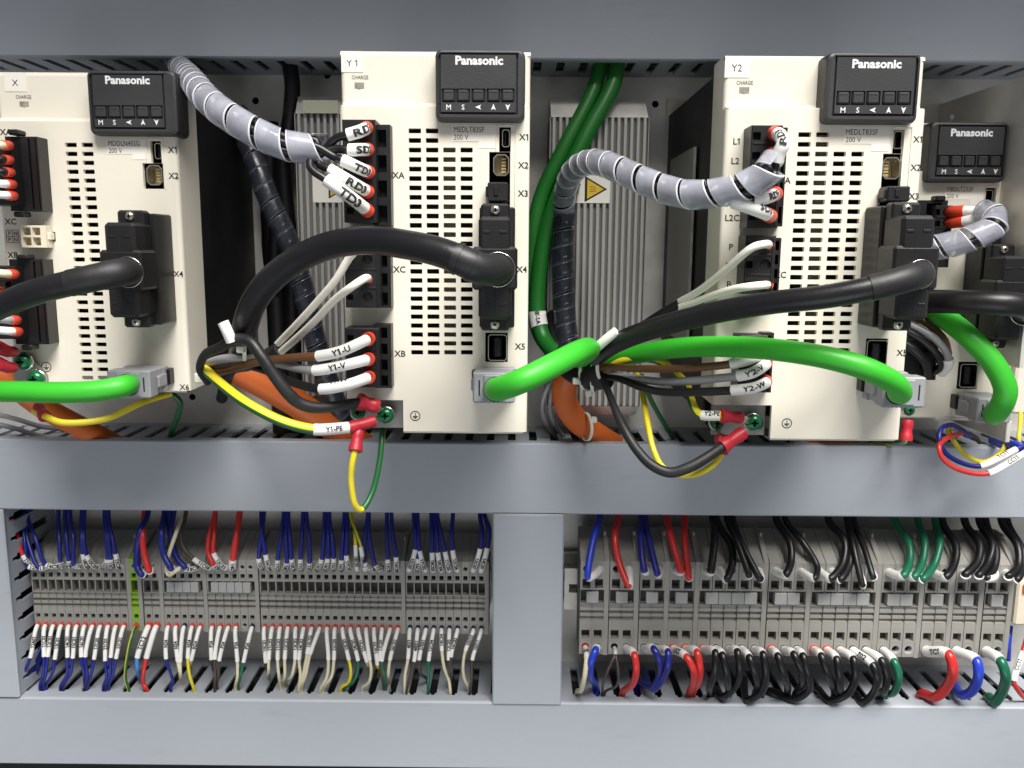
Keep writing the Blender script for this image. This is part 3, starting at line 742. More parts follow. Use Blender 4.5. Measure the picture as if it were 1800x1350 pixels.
def ring_lug(parent, c, r, ax, tail, lift=0.0):
    """flat tinned ring under a screw, with its tongue towards the crimp"""
    mb = MB(); mb.lathe((c.x, c.z), 1, [(r*.5, c.y), (r, c.y), (r, c.y+.8), (r*.5, c.y+.8)], 20)
    d = (tail-c).normalized(); s = Vector((0, 1, 0)).cross(d).normalized()*r*.4
    p = [c+d*r*.8-s, c+d*r*.8+s, tail+s, tail-s]; q = [x+Vector((0, .8, 0)) for x in p]
    mb.add([tuple(x) for x in p+q], [(0, 1, 2, 3), (4, 5, 6, 7), (0, 1, 5, 4), (1, 2, 6, 5), (2, 3, 7, 6), (3, 0, 4, 7)])
    return mb.build('ring_lug', M['chrome'], parent)
def barrel(parent, a, b, r, mt=None, pinch=True):
    """insulated crimp: bell mouth at a, pressed waist, towards b"""
    L = [a.lerp(b, k/10) for k in range(11)]
    rad = [r*1.12, r*1.12, r*1.1, r*1.02, r*.92, r*.9, r*.9, r*.98, r*1.0, r*.98, r*.9] if pinch else [r]*11
    mb = MB(); mb.tube(L, rad, 14); return mb.build('crimp_sleeve', mt or M['crimp'], parent)

def spiral(parent, path, R, pitch, width, mats, name='spiral_wrap', phase=0.0, th=0.55):
    """a helical ribbon of plastic round a path: inner, outer and edge faces"""
    L = arclen(path); T = L[-1]; N = int(T/pitch*22)
    fr_s = [at_len(path, L, T*i/200) for i in range(201)]; fr = frames(fr_s)
    def pos(s, ang, r):
        s = min(max(s, 0), T); i = min(int(s/T*200), 199); f = s/T*200-i
        c = fr_s[i].lerp(fr_s[i+1], f); a = fr[i][1].lerp(fr[i+1][1], f); b = fr[i][2].lerp(fr[i+1][2], f)
        return tuple(c+a*(r*math.cos(ang))+b*(r*math.sin(ang)))
    vs = []
    for i in range(N+1):
        s = T*i/N; ang = 2*math.pi*s/pitch+phase
        w = width/2*(1+.085*math.sin(i*.07+phase)+.03*math.sin(i*.37))
        for ds, r in ((-w, R-th), (-w, R), (-w+.55, R+.06), (w-.55, R+.06), (w, R), (w, R-th)): vs.append(pos(s+ds, ang, r))
    fs = []; ms = []
    for i in range(N):
        a = 6*i; b = a+6
        for j in range(6): fs.append((a+j, b+j, b+(j+1) % 6, a+(j+1) % 6)); ms.append(1 if j in (0, 1, 3, 4) else 0)
    mb = MB(); mb.add(vs, fs, ms, True)
    return mb.build(name, mats, parent, fix=False)

# ================================================================== plugs
def signal_cable(label, y, cu, cv, yf, pts, r, boot, side=0, ang=0):
    c = W(cu, cv, yf); t = thing('signal_cable', label, 'cable', (c.x, yf, c.z), 'thick black cables on the drive plugs')
    x, z = c.x, c.z; d = y-yf
    m = MB(); m.box(x-7.3+side, x+8.2+side, yf+d*.52, y-.1, z-26.5, z+26.0, .7); m.build('plug_base', M['black'], t)
    m = MB(); m.box(x-6.4, x+6.0, yf+d*.33, yf+d*.52, z-27.2, z+27.2, 1.0)
    m.build('plug_flange', M['black'], t)
    m = MB(); m.box(x-6.9, x+6.9, yf, yf+d*.5, z-21.5, z+21.3, 1.5); m.box(x-.13, x+.13, yf-.03, yf+.5, z-20, z+19.8, 0, 1)
    m.build('plug_shell', [M['black'], M['cavity']], t)
    m = MB(); m.box(x-9.6, x+9.4, yf-.35, yf+d*.45, z-9.0, z+9.0, 1.2)
    for sx in (-1, 1):
        for zz in (-15, 15): m.box(x+sx*3.4-1.6, x+sx*3.4+1.6, yf-.25, yf+.5, z+zz-.6, z+zz+.6, .2)
    m.build('clamp_boss', M['black'], t)
    P0 = W(*pts[0][:2], yf)
    m = MB(); m.lathe((P0.x, P0.z), 1, [(r*1.25, yf+.1), (r*1.28, yf-.7), (r*1.23, yf-.85), (r*1.19, yf-.1)], 32); m.build('clamp_ring', M['chrome'], t)
    m = MB(); m.cyl((P0.x, P0.z), 1, r*1.2, r*1.2, yf-.7, yf+.1, 32); m.build('cable_opening', M['cavity'], t)
    for zz in (24.4, -24.4): screw('screw', t, (x-.2, z+zz), 2.15, yf+d*.33-1.7, [M['chrome'], M['chrome']], washer=1.0)
    P = [Pt(p) for p in pts]; pp, ks = curve(P, per=8)
    m = MB(); m.tube(pp, r, 20); m.build('cable_jacket', M['jacket'], t)
    if boot:
        path = sub(pp, ks, 0.0, boot[0]); L = arclen(path); n = len(path)
        m = MB(); m.tube(path, [r*(boot[1]+.03*math.sin(5*i/n)) for i in range(n)], 20)
        if len(boot) > 2:        # ragged wraps of tape
            for q in boot[2]:
                pa = sub(pp, ks, q, q+.16); m.tube(pa, [r*(boot[1]+.045)]*len(pa), 20)
        m.build('cable_boot', M['tape'], t)
    return t
def data_cable(label, y, cu, cv, pts, r, w=18.5, h=13.4, d=26, marker=None):
    yf = y-d; c = W(cu, cv, yf); x, z = c.x, c.z
    t = thing('data_cable', label, 'cable', (x, yf, z), 'bright green cables with grey plugs')
    m = MB(); m.box(x-w/2, x+w/2, yf, yf+9, z-h/2, z+h/2, .7); m.box(x-w/2+.8, x+w/2-.8, yf+9, yf+17, z-h/2+.6, z+h/2-.6, .5); m.box(x-w/2+.2, x+w/2-.2, yf+17, y-3, z-h/2+.2, z+h/2-.3, .5)
    m.build('plug_body', M['plug'], t)
    for sx in (-1, 1):
        m = MB(); xx = x+sx*(w/2-.3); m.box(xx-.9, xx+.9, yf+8, yf+19, z-3.0, z+3.0, .4); m.box(xx-.5, xx+1.0*sx+.5*sx, yf+8, yf+11, z-2.6, z+2.6, .3); m.build('latch', M['plug'], t)
        m = MB(); xx = x+sx*(w/2-2.9); m.box(xx-.32, xx+.32, yf-.12, yf+1, z-3.4, z+3.4); m.build('latch_slot', M['cavity'], t)
    m = MB()
    for k in range(9): m.box(x-w/2+1.5+k*(w-3)/8.6, x-w/2+2.3+k*(w-3)/8.6, yf+2, yf+8, z-h/2-.5, z-h/2+.2, .1)
    m.box(x-w/2+4.8, x+w/2-4.8, yf-.6, yf+.5, z-h/2+1, z+h/2-1, .4); m.build('plug_face', M['plug'], t)
    m = MB(); m.box(x-w/2-1.5, x+w/2+1.5, y-6, y-.2, z-h/2+3.5, z+h/2-2, .4); m.build('socket', M['black'], t)
    P0 = W(*pts[0][:2], yf)
    m = MB(); m.cyl((P0.x, P0.z), 1, r*1.12, r*1.12, yf-.75, yf-.3, 28); m.build('cable_opening', M['cavity'], t)
    P = [Pt(p) for p in pts]; pp, ks = curve(P, per=8)
    m = MB(); m.tube(pp, r, 20); m.build('cable_jacket', M['green'], t)
    if marker:
        s = sleeve(t, sub(pp, ks, marker[0], marker[1]), r*1.13, M['sleeve'], marker[2], name='marker_sleeve', cap=2.4, flip=marker[3], n=16)
    return t
def tplug(label, y, body, sock, entries, squares, pins=(), plain=False, d=13, knobs=(), screws=()):
    yf = y-d; q = rect(*body, yf); c = ((q[0]+q[1])/2, yf, q[2])
    t = thing('terminal_plug', label, 'terminal plug', c, 'black terminal plugs on the drive fronts')
    m = MB(); hs = []
    for (u, v, s) in squares:
        a = W(u, v, yf); k = s*px(u, v, yf)/2; hs.append((a.x-k, a.x+k, a.z-k*.95, a.z+k*.95, 's'))
    rh = []
    for (u, v, s) in entries:
        a = W(u, v, yf); rh.append((a.x, a.z, s*px(u, v, yf)))
    m.plate(q[0]+.4, q[1]-.4, q[2]+.4, q[3]-.4, hs, yf, yf+2, mxz, round_holes=rh, back=False)
    for sx, xa, xb in ((0, q[0], q[0]+.4), (1, q[1]-.4, q[1])): pass
    A = [(q[0]+.4, q[2]+.4), (q[1]-.4, q[2]+.4), (q[1]-.4, q[3]-.4), (q[0]+.4, q[3]-.4)]; Bq = [(q[0], q[2]), (q[1], q[2]), (q[1], q[3]), (q[0], q[3])]
    for la, lb, ya, yb_ in ((A, Bq, yf, yf+.4), (Bq, Bq, yf+.4, y-.1)):
        m.add([(a, ya, b) for a, b in la]+[(a, yb_, b) for a, b in lb], [(k, (k+1) % 4, 4+(k+1) % 4, 4+k) for k in range(4)])
    # ribs between the ways
    n = len(entries); zs = sorted(e[1] for e in rh)
    for a, b in zip(zs, zs[1:]): m.box(q[0]+1.0, q[1]-1.6, yf-.35, yf+.3, (a+b)/2-.45, (a+b)/2+.45, .15)
    m.box(q[1]-1.7, q[1]-.9, yf-.5, yf+.3, q[2]+1, q[3]-1, .2)
    m.build('plug_body', M['black'], t)
    m = MB(); m.box(q[0]+.5, q[1]-.5, yf+2.4, yf+3.2, q[2]+.5, q[3]-.5); m.build('contact_cavity', M['cavity'], t)
    for (x, z, r) in rh:
        if (x, z) is None: continue
    if sock:
        s = rect(*sock, y-d*.55); m = MB(); w = s[1]-s[0]; nn = 4
        hh = [(s[0]+w*.30, s[0]+w*.78, s[2]+(s[3]-s[2])*(k+.12)/nn, s[2]+(s[3]-s[2])*(k+.80)/nn) for k in range(nn)]
        if plain: hh = [(s[1]-w*.30, s[1]-w*.24, s[2]+1, s[3]-1), (s[1]-w*.08, s[1]-w*.05, s[2]+1, s[3]-1)]
        m.plate(s[0], s[1], s[2], s[3], hh, y-d*.55, y-.2, mxz, back=False); m.build('socket_frame', M['black'], t)
        m = MB(); m.box(s[0]+.4, s[1]-.4, y-2.4, y-1.6, s[2]+.4, s[3]-.4); m.build('socket_cavity', M['cavity'], t)
    for (u, v, w_, h_) in knobs:
        a = W(u, v, y-d*.6); k = px(u, v, y); m = MB(); m.box(a.x-w_*k/2, a.x+w_*k/2, y-d*.75, y-d*.3, a.z-h_*k/2, a.z+h_*k/2, .6); m.build('release_knob', M['black'], t)
    for (u, v, s) in screws:
        a = W(u, v, yf+1.5); m = MB(); k = s*px(u, v, yf)
        m.cyl((a.x, a.z), 1, k, k, yf+1.6, yf+2.3, 20); m.box(a.x-.28, a.x+.28, yf+1.35, yf+1.7, a.z-k*.9, a.z+k*.9); m.build('clamp_screw', M['heat'], t)
    return t
PB = (0.0, 0.0)
tplug('black plug marked XA on the Y1 drive holding five white sleeved wires', 395, (603, 210, 661, 391), (655, 219, 687, 396),
      [(643, 226, 9.5), (645, 263, 9.5), (646, 301, 9.5), (646, 336, 9.5), (646, 370, 9.5)], [(616, 233, 12), (616, 370, 12)])
tplug('black plug marked XC on the Y1 drive with two braided white wires', 395, (606, 403, 668, 541), (660, 405, 687, 541),
      [(645, 423, 9.5), (646, 456, 9.5), (646.5, 490, 9.5), (646.5, 522, 9.5)], [(617, 456, 11), (615.5, 522, 11)], screws=[(646, 456, 8.8), (646.5, 522, 8.8)])
tplug('black plug marked XB on the Y1 drive with brown, grey and black wires', 395, (607.5, 577, 667, 681), (658, 570, 688, 682),
      [(647, 596, 9.5), (647, 631, 9.5), (647, 663, 9.5)], [(616, 594, 11)])
tplug('black plug beside L1 to L2C on the Y2 drive, fed by the milky spiral wrap', 393, (1317.5, 220, 1372, 400), (1366, 224, 1380, 398),
      [(1360, 235, 10), (1357, 270, 10), (1355, 306, 10), (1353, 342, 10), (1352, 380, 10)], [(1330.5, 239, 14), (1329, 274, 14), (1326, 310, 14), (1324.5, 345, 14), (1322.5, 380, 14)])
tplug('black plug beside P and B on the Y2 drive with two braided white wires', 393, (1309, 414, 1362, 517), (1355, 418, 1371, 517),
      [(1351, 431, 10), (1345, 465, 10.5), (1348, 501, 10)], [(1318, 432, 12), (1316.5, 465, 13), (1315, 500, 12)], screws=[(1345, 465, 9.5)])
tplug('black plug on the Y2 drive below the green cable with the Y2-V and Y2-W wires', 393, (1299, 590, 1348, 690), (1338, 585, 1358, 690),
      [(1339, 610, 9), (1340, 642, 9), (1340, 673, 9)], [(1312, 612, 11)])
tplug('black plug marked XA on the X drive at the left picture edge', 427, (-45, 247, 24, 360), (14, 240, 70, 371), [(8, 257, 7), (9, 281, 7), (11, 303, 7), (13, 324, 7), (15, 344, 7)], [], plain=True, d=17, knobs=[(27, 233, 18, 9), (37, 377, 17, 9)])
tplug('black plug marked XB on the X drive behind the thick black cable', 427, (-40, 468, 31, 596), (22, 456, 81, 605), [(18, 482, 8), (16, 502, 8), (20, 563, 8), (22, 583, 8)], [], plain=True, d=17, knobs=[(42, 452, 19, 8), (51, 610, 18, 9)])
tplug('black plug at the top of the small far right drive', 474, (1640, 361, 1672, 470), (1610, 352, 1662, 462), [(1664, 373, 7), (1664, 391, 7), (1663, 410, 7)], [(1647, 373, 11), (1647, 393, 11)], d=15, knobs=[(1651, 349, 17, 9)])
tplug('black plug low on the small far right drive among dark wires', 474, (1585, 598, 1648, 668), None, [(1630, 612, 8), (1630, 640, 8)], [], d=17)
def terminator(label, q_, y, d, side):
    q = rect(*q_, y-d); t = thing('dust_plug', label, 'plug', ((q[0]+q[1])/2, y, q[2]), 'small black plugs in the X3 ports')
    m = MB(); m.box(q[0], q[1], y-d, y+4, q[2]+.6, q[3], .6); w = q[1]-q[0]; h = q[3]-q[2]; cx = q[0]+w*.42; cz_ = q[2]+h*.58
    m.build('plug_body', M['black'], t); m = MB(); m.box(cx-w*.1, cx+w*.1, y-d-.6, y-d+.2, cz_-h*.22, cz_+h*.22, .2); m.box(q[0]-.9, q[0]+.3, y-d+1, y-1, q[2]+h*.3, q[2]+h*.8, .3); m.build('grip', M['black'], t)
    m = MB(); m.box(cx-w*.02, cx+w*.16, y-d-.1, y-d+.3, cz_+h*.02, cz_+h*.2); m.build('grip_slot', M['cavity'], t)
    return t
terminator('small black plug in the X3 port of the Y1 drive', (857, 320, 893, 357), 395, 6, 1)
terminator('small black plug in the X3 port of the Y2 drive', (1560, 327, 1600, 357), 393, 9, -1)
terminator('small black plug in the X3 port of the small far right drive', (1728, 414, 1760, 440), 474, 9, -1)
# ---- white four way connector of the X drive
q = rect(37, 396, 81, 435, 421); t = thing('socket_connector', 'cream four way socket beside the P and N grid on the X drive', 'connector', (q[0], 427, q[2]))
m = MB(); w, h = q[1]-q[0], q[3]-q[2]
m.plate(q[0], q[1], q[2], q[3], [(q[0]+.06*w, q[0]+.40*w, q[2]+.10*h, q[2]+.46*h), (q[0]+.46*w, q[0]+.78*w, q[2]+.10*h, q[2]+.46*h), (q[0]+.06*w, q[0]+.40*w, q[2]+.56*h, q[2]+.90*h), (q[0]+.46*w, q[0]+.78*w, q[2]+.56*h, q[2]+.90*h)], 421, 426.8, mxz, back=False)
m.box(q[1]-.4, q[1]+1.2, 422.5, 426.8, q[2]+.35*h, q[2]+.68*h, .3); m.build('connector_housing', M['creamconn'], t)
m = MB(); m.box(q[0]+.3, q[1]-.3, 426.0, 426.7, q[2]+.3, q[3]-.3); m.build('connector_floor', M['creamconn'], t)
q = rect(82, 407.5, 97.5, 423.5, 427); m = MB(); m.box(q[0], q[1], 426.7, 427.1, q[2], q[3]); m.build('latch_recess', M['cavity'], t)
# ---- earth bar with green screws
def green_screw(label, u, v, y, rpx, extra=None):
    c = W(u, v, y); t = thing('earth_screw', label, 'screw', (c.x, y+5, c.z), 'green earth screws under the drives')
    screw('screw_head', t, (c.x, c.z), rpx*px(u, v, y), y, [M['tgreen'], M['chrome']], washer=None)
    k = rpx*px(u, v, y); m = MB(); m.lathe((c.x, c.z), 1, [(k*1.0, y+k*.75), (k*1.12, y+k*.8), (k*1.12, y+k*.8+.8), (.5, y+k*.8+.8)], 24); m.build('lock_washer', M['chrome'], t)
    m = MB(); m.cyl((c.x, c.z), 1, k*.6, k*.6, y+k*.7, y+9, 16); m.build('screw_shank', M['steel'], t)
    return c
g1 = green_screw('front green earth screw of the Y1 drive right of the red crimps', 676.5, 732, 394, 14.5)
g0 = green_screw('green earth screw of the Y1 drive half hidden behind red crimps', 628.5, 726, 398, 13)
g3 = green_screw('front green earth screw of the Y2 drive beside the earth mark', 1327, 744.5, 392, 15)
g2 = green_screw('green earth screw of the Y2 drive half hidden by a red crimp', 1262, 745, 397, 12.5)
q = rect(24, 622, 79, 690, 424)
m = MB(); m.prism([(q[0], q[2]-3), (q[1], q[2]-3), (q[1], q[2]+8.6), (q[0]+7.6, q[3]), (q[0], q[3])], 1, 423.8, 426.8); xe = tag(m.build('earth_plate', M['steel']), 'angled steel earth plate low on the X drive', 'metal plate')
green_screw('upper green earth screw on the angled plate of the X drive', 35, 637, 417, 15); green_screw('lower green earth screw on the angled plate of the X drive', 57.5, 667.5, 417, 15)

# ================================================================== thick cables
signal_cable('thick black cable rising left of the Y1 drive in an arch to its plug', 395, 870, 472, 359,
  [(875, 474, 359), (874, 474, 349), (862, 475, 338), (838, 470, 331), (805, 455, 330), (765, 441, 333), (719, 431, 338), (660, 422.7, 345), (600, 427, 352), (553, 441, 358), (506, 467, 364), (470, 498, 370), (446, 532, 376), (432, 570, 384), (428, 603, 396), (420, 635, 415)], 5.75, (4.15, 1.07, (3.9, 3.2)))
signal_cable('thick black cable leaving the X drive plug towards the left picture edge', 427, 213, 475, 388,
  [(226, 478.5, 388), (224, 478, 377), (205, 480, 368), (165, 488.5, 364), (110, 501, 364), (60, 514, 366), (10, 534, 370), (-50, 562, 378)], 5.5, (3.75, 1.08), side=.4)
signal_cable('thick black cable crossing the front of the Y2 drive to its plug', 393, 1610, 471, 356,
  [(1617, 482, 356), (1616, 483, 345), (1596, 489, 335), (1550, 502, 333), (1455, 521, 338), (1350, 533, 350), (1250, 551, 366), (1150, 577, 386), (1085, 602, 406), (1045, 628, 428)], 4.75, (3.25, 1.12), side=-.6)
signal_cable('thick black cable on the far right drive running level to the picture edge', 474, 1780, 524, 438,
  [(1800, 546, 438), (1800, 543, 428), (1792, 537, 421), (1760, 533, 420), (1700, 531, 428), (1640, 530, 442), (1560, 534, 462)], 6.0, None)
data_cable('bright green cable at the lower left running from the X drive plug off the picture', 427, 226, 676,
  [(226, 676, 401), (225, 676, 391), (212, 680, 382), (170, 687, 378), (105, 690, 377), (40, 688.5, 379), (-40, 688, 383)], 4.85, w=20.5)
data_cable('bright green cable from the Y1 drive plug looping right to the tied bundle', 395, 868, 682,
  [(872, 684, 369), (871, 684, 358), (880, 683, 346), (918, 669, 338), (968, 644, 345), (1010, 622, 360), (1031, 613, 384), (1036, 616, 414), (1018, 630, 445), (1000, 628, 462)], 5.05)
data_cable('bright green cable curving along the front of the Y2 drive to its grey plug', 393, 1590, 690,
  [(1578, 690, 367), (1583, 690, 357), (1572, 674, 349), (1522, 648, 344), (1450, 628, 349), (1350, 613.5, 363), (1250, 609, 383), (1180, 613, 400), (1110, 625, 422), (1060, 640, 445), (1015, 640, 470)], 4.75)
data_cable('bright green cable of the far right drive bending down to its grey plug', 474, 1748, 722,
  [(1747, 726, 448), (1750, 727, 438), (1764, 705, 430), (1767, 682, 428), (1748, 642, 430), (1705, 594, 436), (1660, 559, 450), (1610, 535, 475)], 5.6)

o, pp, ks = wire('shaded_data_cable', 'front shade-painted green cable hanging from the top duct with a white marker sleeve', 'cable', [(1015, 633, 475), (982, 622, 480), (957, 597, 492), (945, 556, 497), (946, 500, 499), (957, 420, 499), (987, 330, 499), (1032, 235, 500), (1077, 150, 505), (1088, 96, 510)], 4.6, M['green_shaded'], 'shade-painted green cables hanging from the top duct', [(2.6, 3.15, 1.12, M['sleeve'], 'marker_sleeve', 'Y-1A', dict(cap=2.4, flip=True))], n=18)
wire('shaded_data_cable', 'rear shade-painted green cable hanging from the top duct', 'cable', [(1015, 645, 482), (985, 630, 494), (950, 590, 504), (936, 520, 506), (936, 440, 503), (950, 350, 503), (997, 250, 503), (1043, 160, 508), (1060, 96, 514)], 4.4, M['green_shaded'], 'shade-painted green cables hanging from the top duct', n=18)
def orange(label, pts, r): return wire('motor_cable', label, 'cable', pts, r, M['orange'], 'thick orange cables running down behind the drives', n=18)
orange('orange cable at the lower left behind the green cable', [(-30, 630, 470), (20, 672, 472), (70, 712, 480), (130, 745, 492), (190, 775, 505), (240, 805, 515)], 6.4)
orange('orange cable passing behind the Y1-PE wire', [(400, 640, 486), (450, 668, 490), (515, 705, 496), (575, 745, 504), (640, 785, 515), (690, 820, 525)], 8.4)
orange('orange cable bending below the tied bundle between Y1 and Y2', [(1010, 625, 485), (997, 660, 480), (992, 700, 486), (1012, 737, 495), (1046, 762, 506), (1085, 786, 518)], 7.2)
orange('orange cable just showing beneath the Y2 drive', [(1380, 810, 522), (1425, 785, 515), (1455, 774, 512), (1485, 782, 516), (1530, 810, 524)], 6.2)

# ================================================================== wires of the Y1 and Y2 drives
S_, FE = M['sleeve'], M['ferrule']
T = dict
def drv(label, pts, r, mt, sl, **k): return wire('drive_wire', label, 'wire', pts, r, mt, 'wires plugged into the servo drives', sl, n=14, **k)
def braid(label, pts): return wire('braided_wire', label, 'wire', pts, 1.75, M['braid'], 'braided white wires', [(0, .16, 1.45, FE, 'ferrule')], n=16, braid=True)
braid('lower braided white wire of the Y1 drive with its red end showing', [(648, 489, 384), (640, 490, 377), (620, 503, 374), (591, 525, 379), (553, 565, 390), (520, 596, 402), (492, 620, 415)])
braid('upper braided white wire of the Y1 drive vanishing behind the black cable', [(648, 422, 384), (642, 425, 377), (628, 438, 375), (613, 455, 377), (591, 491, 381), (553, 536, 391), (520, 572, 402), (488, 605, 415)])
braid('upper braided white wire of the Y2 drive entering beside P', [(1352, 431, 382), (1346, 429, 374), (1323, 435, 372), (1275, 475, 382), (1228, 512, 396), (1194, 531, 408)])
braid('lower braided white wire of the Y2 drive entering beside B', [(1350, 501, 382), (1342, 501, 375), (1315, 504, 374), (1287, 509, 380), (1240, 524, 394), (1194, 540, 407)])
def sheath(label, pts, r, **k): return wire('cable_sheath', label, 'cable', pts, r, M['tape'], 'black outer sheaths where cables split', n=16, **k)
sheath('black sheath end holding the two braided wires of the Y1 drive', [(493, 612, 414), (470, 625, 424), (440, 640, 440), (405, 650, 465), (390, 700, 500)], 3.4)
sheath('black sheath end holding the two braided wires of the Y2 drive', [(1197, 535, 407), (1165, 553, 416), (1125, 579, 428), (1080, 612, 445), (1040, 645, 465)], 2.9)
sheath('black taped sheath at the tied bundle left of the Y2 wires', [(1066, 657, 438), (1048, 660, 442), (1025, 655, 452), (1002, 642, 468), (985, 615, 490), (978, 560, 512)], 7.8)
drv('brown wire with the Y1-U sleeve', [(650, 594, 386), (643, 598, 377), (600, 617, 374), (559, 626, 378), (530, 628, 382), (494, 631, 386), (458, 635, 390), (423, 643, 394), (385, 653, 400), (362, 650, 415)], 2.05, M['brown'], [(0, .85, 1.5, FE, 'ferrule'), (.95, 3, 1.22, S_, 'sleeve', 'Y1-U', T(flip=True, at=.48, cap=2.5))])
drv('grey wire with the Y1-V sleeve', [(650, 630, 386), (642, 633, 377), (600, 643, 375), (553, 651, 379), (525, 647, 385), (482, 637, 392), (435, 630, 394), (399, 630, 394), (371, 637, 402), (360, 650, 420)], 2.05, M['gwire'], [(0, .85, 1.5, FE, 'ferrule'), (.95, 3, 1.22, S_, 'sleeve', 'Y1-V', T(flip=True, at=.5, cap=2.5))])
drv('black wire with a white sleeve below the Y1-V wire', [(650, 662, 386), (644, 665, 377), (612, 676, 374), (564, 684, 378), (530, 677, 384), (501, 667, 389), (470, 652, 396), (430, 642, 405), (385, 645, 415)], 2.05, M['jacket'], [(0, .85, 1.5, FE, 'ferrule'), (.95, 3, 1.22, S_, 'sleeve', 'Y1-W', T(flip=True, at=.55, ang=1.25, cap=2.5))])
o, pp, ks = drv('yellow and green striped wire with the Y1-PE sleeve', [(360, 645, 410), (365, 654, 398), (387, 674, 388), (423, 702, 380), (458, 723, 377), (494, 740, 376), (530, 751, 377), (556, 755, 378), (617, 751, 383)], 2.45, [M['yellow'], M['sgreen']], [(6.85, 7.95, 1.1, S_, 'sleeve', 'Y1-PE', T(at=.55, cap=2.1))], stripe=yg(12, 110))
barrel(o, W(614, 752, 383), W(659, 740, 388), 2.75); ring_lug(o, W(676.5, 732, 397.5), 4.0, 1, W(655, 741, 389))
o, pp, ks = drv('black drain wire looping over the bundle to a red crimp at the Y1 drive', [(366, 672, 405), (352, 650, 398), (361, 623, 390), (385, 612, 384), (418, 596, 378), (440, 601, 374), (459, 625, 372), (480, 657, 372), (506, 691, 373), (524, 707, 375), (549, 716, 377), (577, 716, 380), (608, 711, 383), (640, 708, 386)], 2.6, M['tape'], [], rr=[.75, .75, .8, .9, 1.0, 1.0, 1.0, 1.05, 1.1, 1.1, 1.05, .95, .95, .95])
barrel(o, W(629, 705, 385), W(664, 715, 389), 3.5); ring_lug(o, W(676.5, 731, 398.4), 3.9, 1, W(663, 716, 390))
o, pp, ks = drv('yellow and green loop hanging from a red crimp over the middle duct', [(630, 765, 384), (624, 792, 380), (619, 815, 379), (617, 838, 380), (618.5, 861, 381), (624, 887, 383), (634, 896, 386), (644, 886, 389), (656, 861, 393), (667, 813, 398), (672, 765, 404), (673, 735, 412)], 1.45, [M['yellow'], M['sgreen']], [], stripe=yg(115, 262, .57))
barrel(o, W(624.5, 793, 380), W(630, 757, 385), 2.9); barrel(o, W(628, 766, 384.6), W(640, 742, 390), 2.5); ring_lug(o, W(629, 727, 400), 3.8, 1, W(638, 744, 391))
drv('brown wire of the Y2 drive ending in a white sleeve behind the green cable', [(1340, 610, 384), (1338, 622, 378), (1321, 631, 377), (1284, 640, 380), (1238, 645, 386), (1189, 648, 394), (1115, 648, 410), (1066, 645, 425), (1050, 650, 440)], 1.85, M['brown'], [(0, .5, 1.3, FE, 'ferrule'), (.7, 3, 1.3, S_, 'sleeve')])
drv('grey wire with the Y2-V sleeve', [(1347, 637, 384), (1344, 642, 375), (1323, 655, 372), (1298, 661, 376), (1262, 665, 382), (1225, 669, 388), (1164, 671, 402), (1128, 667, 412), (1079, 659, 428), (1055, 655, 440)], 1.95, M['gwire'], [(0, .7, 1.35, FE, 'ferrule'), (.8, 3, 1.28, S_, 'sleeve', 'Y2-V', T(flip=True, at=.52, cap=2.1))])
drv('black wire with the Y2-W sleeve', [(1347, 669, 384), (1344, 674, 375), (1323, 682, 372), (1287, 686, 377), (1225, 689, 386), (1164, 689, 398), (1128, 681, 408), (1091, 666, 422), (1059, 659, 436)], 1.95, M['jacket'], [(0, .7, 1.35, FE, 'ferrule'), (.8, 3, 1.28, S_, 'sleeve', 'Y2-W', T(flip=True, at=.45, cap=2.1))])
o, pp, ks = drv('yellow and green wire with the Y2-PE sleeve', [(1070, 650, 432), (1086, 638, 424), (1109, 631, 418), (1133, 629.5, 414), (1162, 636, 410), (1189, 657, 406), (1206, 675, 402), (1214, 700, 396), (1222, 720, 391), (1234, 729.5, 387), (1268, 731, 383)], 1.95, [M['yellow'], M['sgreen']], [(9, 9.97, 1.18, S_, 'sleeve', 'Y2-PE', T(at=.6, cap=2.0, ang=.5))], stripe=yg(30, 130))
barrel(o, W(1267, 731, 383), W(1304, 734, 386), 2.9); ring_lug(o, W(1327, 744, 396), 4.1, 1, W(1302, 735, 387))
o, pp, ks = drv('black drain wire sagging over the middle duct to a red Y2 crimp', [(1052, 655, 436), (1063, 674, 424), (1077, 708, 408), (1096, 752, 394), (1120, 791, 386), (1145, 817, 381), (1177, 830.5, 378), (1208, 823, 377), (1238, 807, 378), (1272, 784, 381), (1285, 775, 383)], 2.1, M['tape'], [], rr=[.8, .8, .85, 1.0, 1.1, 1.15, 1.15, 1.2, 1.15, 1.1, 1.1])
barrel(o, W(1268, 786, 381), W(1307, 760, 386), 3.3); ring_lug(o, W(1326.5, 745.5, 397), 4.0, 1, W(1305, 761, 387))
o, pp, ks = drv('yellow loop hanging beneath the black drain wire of the Y2 drive', [(1118, 650, 440), (1129, 690, 420), (1139, 747, 400), (1149, 791, 391), (1164, 820, 387), (1189, 834, 385), (1220, 834.5, 384), (1250, 820, 385), (1268, 798, 387), (1268, 785, 388)], 1.4, [M['yellow'], M['sgreen']], [], stripe=yg(120, 200))
barrel(o, W(1270, 800, 387), W(1264, 764, 391), 2.5); ring_lug(o, W(1262, 745, 400), 3.6, 1, W(1263, 762, 392))
drv('dark green wire hanging behind the yellow loop left of the Y2 drive', [(1128, 660, 470), (1140, 694, 480), (1160, 732, 495), (1180, 765, 512), (1195, 790, 525)], 1.45, M['sgreen'], [])
